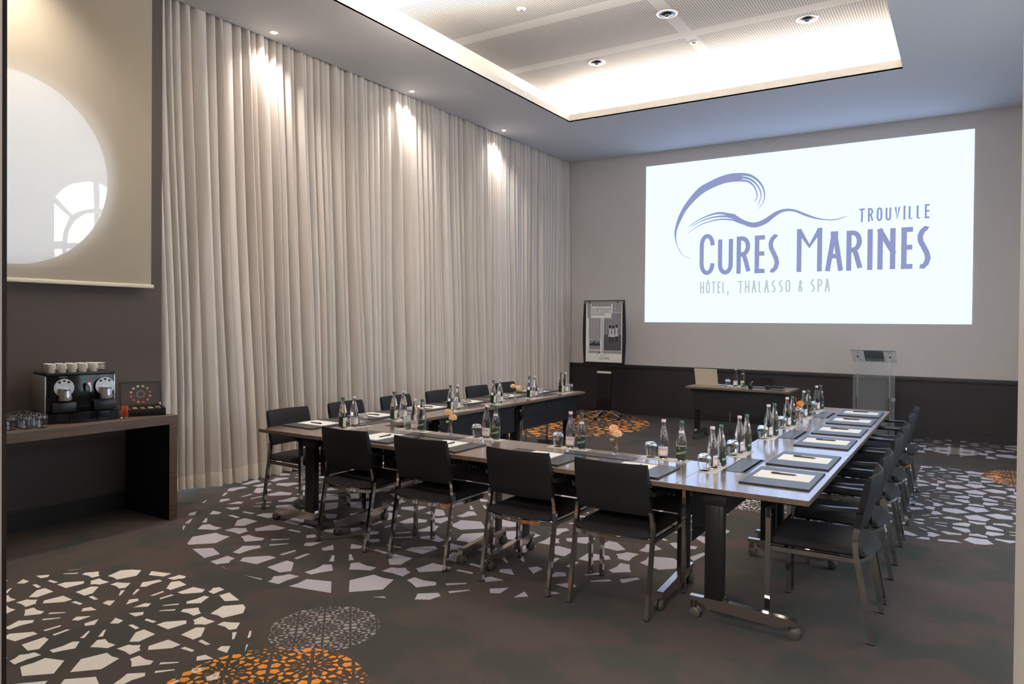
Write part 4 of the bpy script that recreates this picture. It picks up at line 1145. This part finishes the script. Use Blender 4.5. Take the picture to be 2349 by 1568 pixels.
# ================================================================== CONSOLE AND COFFEE CORNER
co = empty('console_table', (-5.69, 2.2, 0), 0, 'brown wooden console table against the left wall carrying the coffee machine', 'console table')
CZ = .836
def cb(mb, x0, x1, y0, y1, z0, z1): mb.box(x0 + 5.69, x1 + 5.69, y0 - 2.2, y1 - 2.2, z0, z1)
m = MB(); cb(m, -5.995, -5.36, 1.0, 3.42, CZ - .068, CZ); m.build('console_top', M['wood_c'], co, smooth=False)
for y in (1.0, 3.352):
    m = MB(); cb(m, -5.995, -5.361, y, y + .068, 0, CZ - .068); m.cur = 1; cb(m, -5.994, -5.362, y - .0008 if y > 2 else y + .068, y if y > 2 else y + .0688, .0, CZ - .069)
    m.build('side_panel', [M['wood_c'], M['black_metal']], co, smooth=False)

CR = math.radians(80)
cm = empty('coffee_machine', (-5.575, 2.79, CZ + .0003), CR, 'black and silver twin-head coffee machine on the console', 'coffee machine')
m = MB(); m.rbox(-.225, .225, .02, .34, .07, .352, .006); m.build('housing', M['black_gloss'], cm)
m = MB(); m.rbox(-.232, .232, .0, .345, .35, .366, .004); m.build('cup_warmer', M['black_pl'], cm)
for sx in (-1, 1):
    m = MB(); m.rbox(sx * .231 - .006, sx * .231 + .006, .03, .335, .075, .345, .003); m.build('side_cover', M['silver'], cm)
m = MB(); n = 14
P = [(-.248 + .496 * k / n, -.01 - .05 * math.sin(PI * k / n)) for k in range(n + 1)] + [(.248, .33), (-.248, .33)]
m.prism(P, .004, .072, 'z'); bs = m.build('base_drawer', M['black_gloss'], cm, smooth=False)
m = MB()
for x in (-.09, .09): m.box(x - .001, x + .001, -.0615, -.03, .006, .071)
m.build('drawer_gap', M['black_metal'], bs)
for x in (-.12, .155):
    m = MB(); m.rbox(x - .078, x + .078, -.015, .03, .078, .150, .004); m.build('cup_stand', M['black_pl'], cm)
    m = MB(); m.lathe([(0, .012), (.066, .012), (.068, .004), (.060, -.012), (.040, -.024), (0, -.028)], 32, axis='y', c=(x, .008, .258)); hd = m.build('brew_head', M['silver'], cm)
    # axis y lathe: negative = toward the room after mirroring below
    m = MB(); m.lathe([(.030, .0), (.034, -.03), (.036, -.052), (.034, -.066), (.0, -.068)], 24, axis='y', c=(x, -.006, .252)); m.build('lever_nose', M['silver'], hd)
    m = MB(); m.lathe([(0, .050), (.032, .048), (.036, .03), (.040, .0), (.044, -.03), (.040, -.038), (.0, -.038)], 24, c=(x, -.030, .205)); m.build('spout_cone', M['silver'], hd)
    m = MB(); m.box(x - .02, x + .02, -.078, -.070, .243, .249); m.build('slot', M['black_pl'], hd)
    for dx, dz in ((-.030, .042), (0, .052), (.030, .042)):
        m = MB(); m.lathe([(0, .0), (.008, .0), (.008, -.006), (0, -.006)], 12, axis='y', c=(x + dx, -.012, .258 + dz)); m.build('button', M['black_pl'], hd)
m = MB(); m.tube([(.035, .02, .282), (.035, -.022, .280), (.040, -.040, .262), (.043, -.042, .222)], [.010, .012, .011, .008], 12); m.build('hot_water_spout', M['silver'], cm)
m = MB(); m.lathe([(0, .0), (.007, .0), (.005, -.006), (0, -.007)], 12, axis='y', c=(.058, .018, .282)); m.build('power_light', M['red_led'], cm)
m = MB()
for x in (-.12, .155):
    vs, fs = text_polys('NESPRESSO', .011); m.add([(x + a, .0192, .333 + b_) for a, b_ in vs], fs)
m.build('lettering', M['lab_white'], cm, smooth=False, fix=False)


def on_machine(x, y, z):
    ca, sa = math.cos(CR), math.sin(CR); return (-5.575 + x * ca - y * sa, 2.79 + x * sa + y * ca, CZ + .0003 + z)


cu = empty('coffee_cup', (0, 0, 0), 0, 'cup', 'coffee cup')
m = MB(); m.lathe([(0, 0), (.024, 0), (.028, .006), (.0315, .066), (.0305, .067), (.029, .064), (.026, .008), (0, .005)], 24); m.build('cup_body', M['porcelain'], cu)
m = MB(); m.tube([(.029, 0, .054)] + [(.030 + .019 * math.sin(a), 0, .037 + .017 * math.cos(a)) for a in (.3, .8, 1.3, 1.8, 2.3, 2.8)] + [(.028, 0, .02)], .0035, 8); m.build('handle', M['porcelain'], cu)
for j, yy in enumerate((.075, .15)):
    for k in range(5):
        lab = 'white espresso cup on the coffee machine, %s from the left, %s row' % (('first', 'second', 'third', 'fourth', 'fifth')[k], ('front', 'back')[j])
        p = on_machine(-.185 + .07 * k, yy, .3662); place(cu, 'cu', p, CR - 1.15, lab, 'espresso cups on the coffee machine')
sc_ = MB(); sc_.lathe([(0, 0), (.034, 0), (.05, .006), (.064, .0125), (.0635, .0145), (.048, .009), (.03, .004), (0, .004)], 28); sc0 = sc_.build('saucer', M['porcelain']); tag(sc0, 'saucer', 'saucer')
for k in range(4):
    p = on_machine(.17, .25, .3662 + .0145 * k)
    place(sc0, 'sc', p, .4 * k, 'white saucer in the stack on the coffee machine, %s' % ('lowest of four', 'second from the bottom', 'second from the top', 'topmost of four')[k], 'saucers stacked on the coffee machine')
# upturned glasses beside the machine
gl = [(-5.47, 2.465), (-5.50, 2.38), (-5.53, 2.295), (-5.555, 2.47), (-5.585, 2.39), (-5.615, 2.305), (-5.64, 2.475), (-5.67, 2.39), (-5.70, 2.31), (-5.725, 2.475), (-5.755, 2.395), (-5.79, 2.32), (-5.81, 2.47)]
nm = ['%s row from front, %s from right' % (a_, b_) for a_ in ('first', 'second', 'third', 'fourth', 'last') for b_ in ('first', 'second', 'third')]
for k, (x, y) in enumerate(gl): dup(tum, (x, y, CZ + .0003), k * .7, 'upturned glass in the console cluster, %s' % nm[k], 'upturned glasses on the console')
# glass of red sticks
gj = empty('glass_jar', (-5.515, 3.075, CZ + .0003), 0, 'small clear glass holding red paper sticks on the console', 'glass jar')
m = MB(); m.lathe([(0, 0), (.032, 0), (.036, .004), (.037, .085), (.035, .085), (.0335, .010), (0, .008)], 24); m.build('jar_body', M['glass'], gj)
ss = MB(); ss.rbox(-.0035, .0035, -.0015, .0015, 0, .085, .001, 1); ss0 = ss.build('sugar_stick', M['red']); tag(ss0, 'red stick', 'sugar stick')
for k in range(14):
    a = k * 2.4; rr = .024 * math.sqrt((k + .5) / 14); p = (-5.515 + rr * math.cos(a), 3.075 + rr * math.sin(a), CZ + .0095)
    o = place(ss0, 'ss', p, a, 'red and white paper stick standing in the glass on the console', 'paper sticks in the glass')
# capsule box
bxr = math.radians(66)
cbx = empty('capsule_box', (-5.60, 3.27, CZ + .0003), bxr, 'open black box of coffee capsules with its lid raised on the console', 'box')
BW, BD, BH = .155, .11, .058
m = MB(); m.box(-BW, BW, -BD, -BD + .008, 0, BH); m.box(-BW, BW, BD - .008, BD, 0, BH); m.box(-BW, -BW + .008, -BD, BD, 0, BH); m.box(BW - .008, BW, -BD, BD, 0, BH); m.box(-BW, BW, -BD, BD, 0, .03)
m.build('tray', M['black_pl'], cbx, smooth=False)
ldp = bpy.data.objects.new('lid', None); COL.objects.link(ldp); ldp.parent = cbx; ldp.location = (0, BD, BH); ldp.rotation_euler = (math.radians(-18), 0, 0)
m = MB(); m.box(-BW, BW, .0, .018, 0, .205); m.build('lid_shell', M['black_pl'], ldp, smooth=False)
m = MB(); m.box(-BW + .014, BW - .014, -.001, .0, .014, .19); m.build('lid_card', mat('lid_print', srgb(54, 47, 46), .5), ldp, smooth=False)
m = MB(); m.add([(.032 * math.cos(a * PI / 12), -.0016, .10 + .032 * math.sin(a * PI / 12)) for a in range(24)] + [(.024 * math.cos(a * PI / 12), -.0016, .10 + .024 * math.sin(a * PI / 12)) for a in range(24)], [(a, (a + 1) % 24, 24 + (a + 1) % 24, 24 + a) for a in range(24)])
m.build('ring_print', mat('lid_ring', srgb(128, 110, 104), .5), ldp, smooth=False, fix=False)
dots = [srgb(196, 60, 70), srgb(206, 84, 84), srgb(206, 140, 110), srgb(190, 170, 150), srgb(150, 170, 90), srgb(170, 190, 100), srgb(200, 196, 190), srgb(180, 90, 84), srgb(176, 120, 96), srgb(120, 96, 80)]
dm = [mat('capsule_tint', c_, .3, .5) for c_ in dots]
m = MB()
for k in range(12):
    a = k * PI / 6 + .26; m.cur = (0, 4, 5, 6, 3, 3, 1, 1, 2, 7, 8, 2)[k]; cx_, cz_ = .072 * math.cos(a), .10 + .068 * math.sin(a)
    m.poly([(cx_ + .011 * math.cos(b_ * PI / 5), -.0018, cz_ + .009 * math.sin(b_ * PI / 5)) for b_ in range(10)])
m.build('capsule_print', dm, ldp, smooth=False, fix=False)
m = MB(); m.rbox(BW - .03, BW - .012, BD - .03, BD - .004, BH - .004, BH + .03, .003); m.build('hinge', M['steel'], cbx)
kinds = ('green', 'red', 'copper', 'gold', 'brown')
cdot = (5, 1, 2, 3, 9)
ci = 0
for j in range(3):
    for k in range(5):
        m = MB(); m.lathe([(0, 0), (.013, 0), (.018, .022), (.021, .0225), (.021, .0245), (.014, .026), (0, .027)], 16); c_ = (k + j * 2) % 5; o = m.build('coffee_capsule', dm[cdot[c_]])
        x, y = -.112 + .056 * k, -.062 + .056 * j; ca, sa = math.cos(bxr), math.sin(bxr)
        o.location = (-5.60 + x * ca - y * sa, 3.27 + x * sa + y * ca, CZ + .0307)
        tag(o, '%s coffee capsule in the open box, %s row, %s column' % (kinds[c_], ('front', 'middle', 'back')[j], ('first', 'second', 'third', 'fourth', 'fifth')[k]), 'coffee capsule', 'coffee capsules in the box')
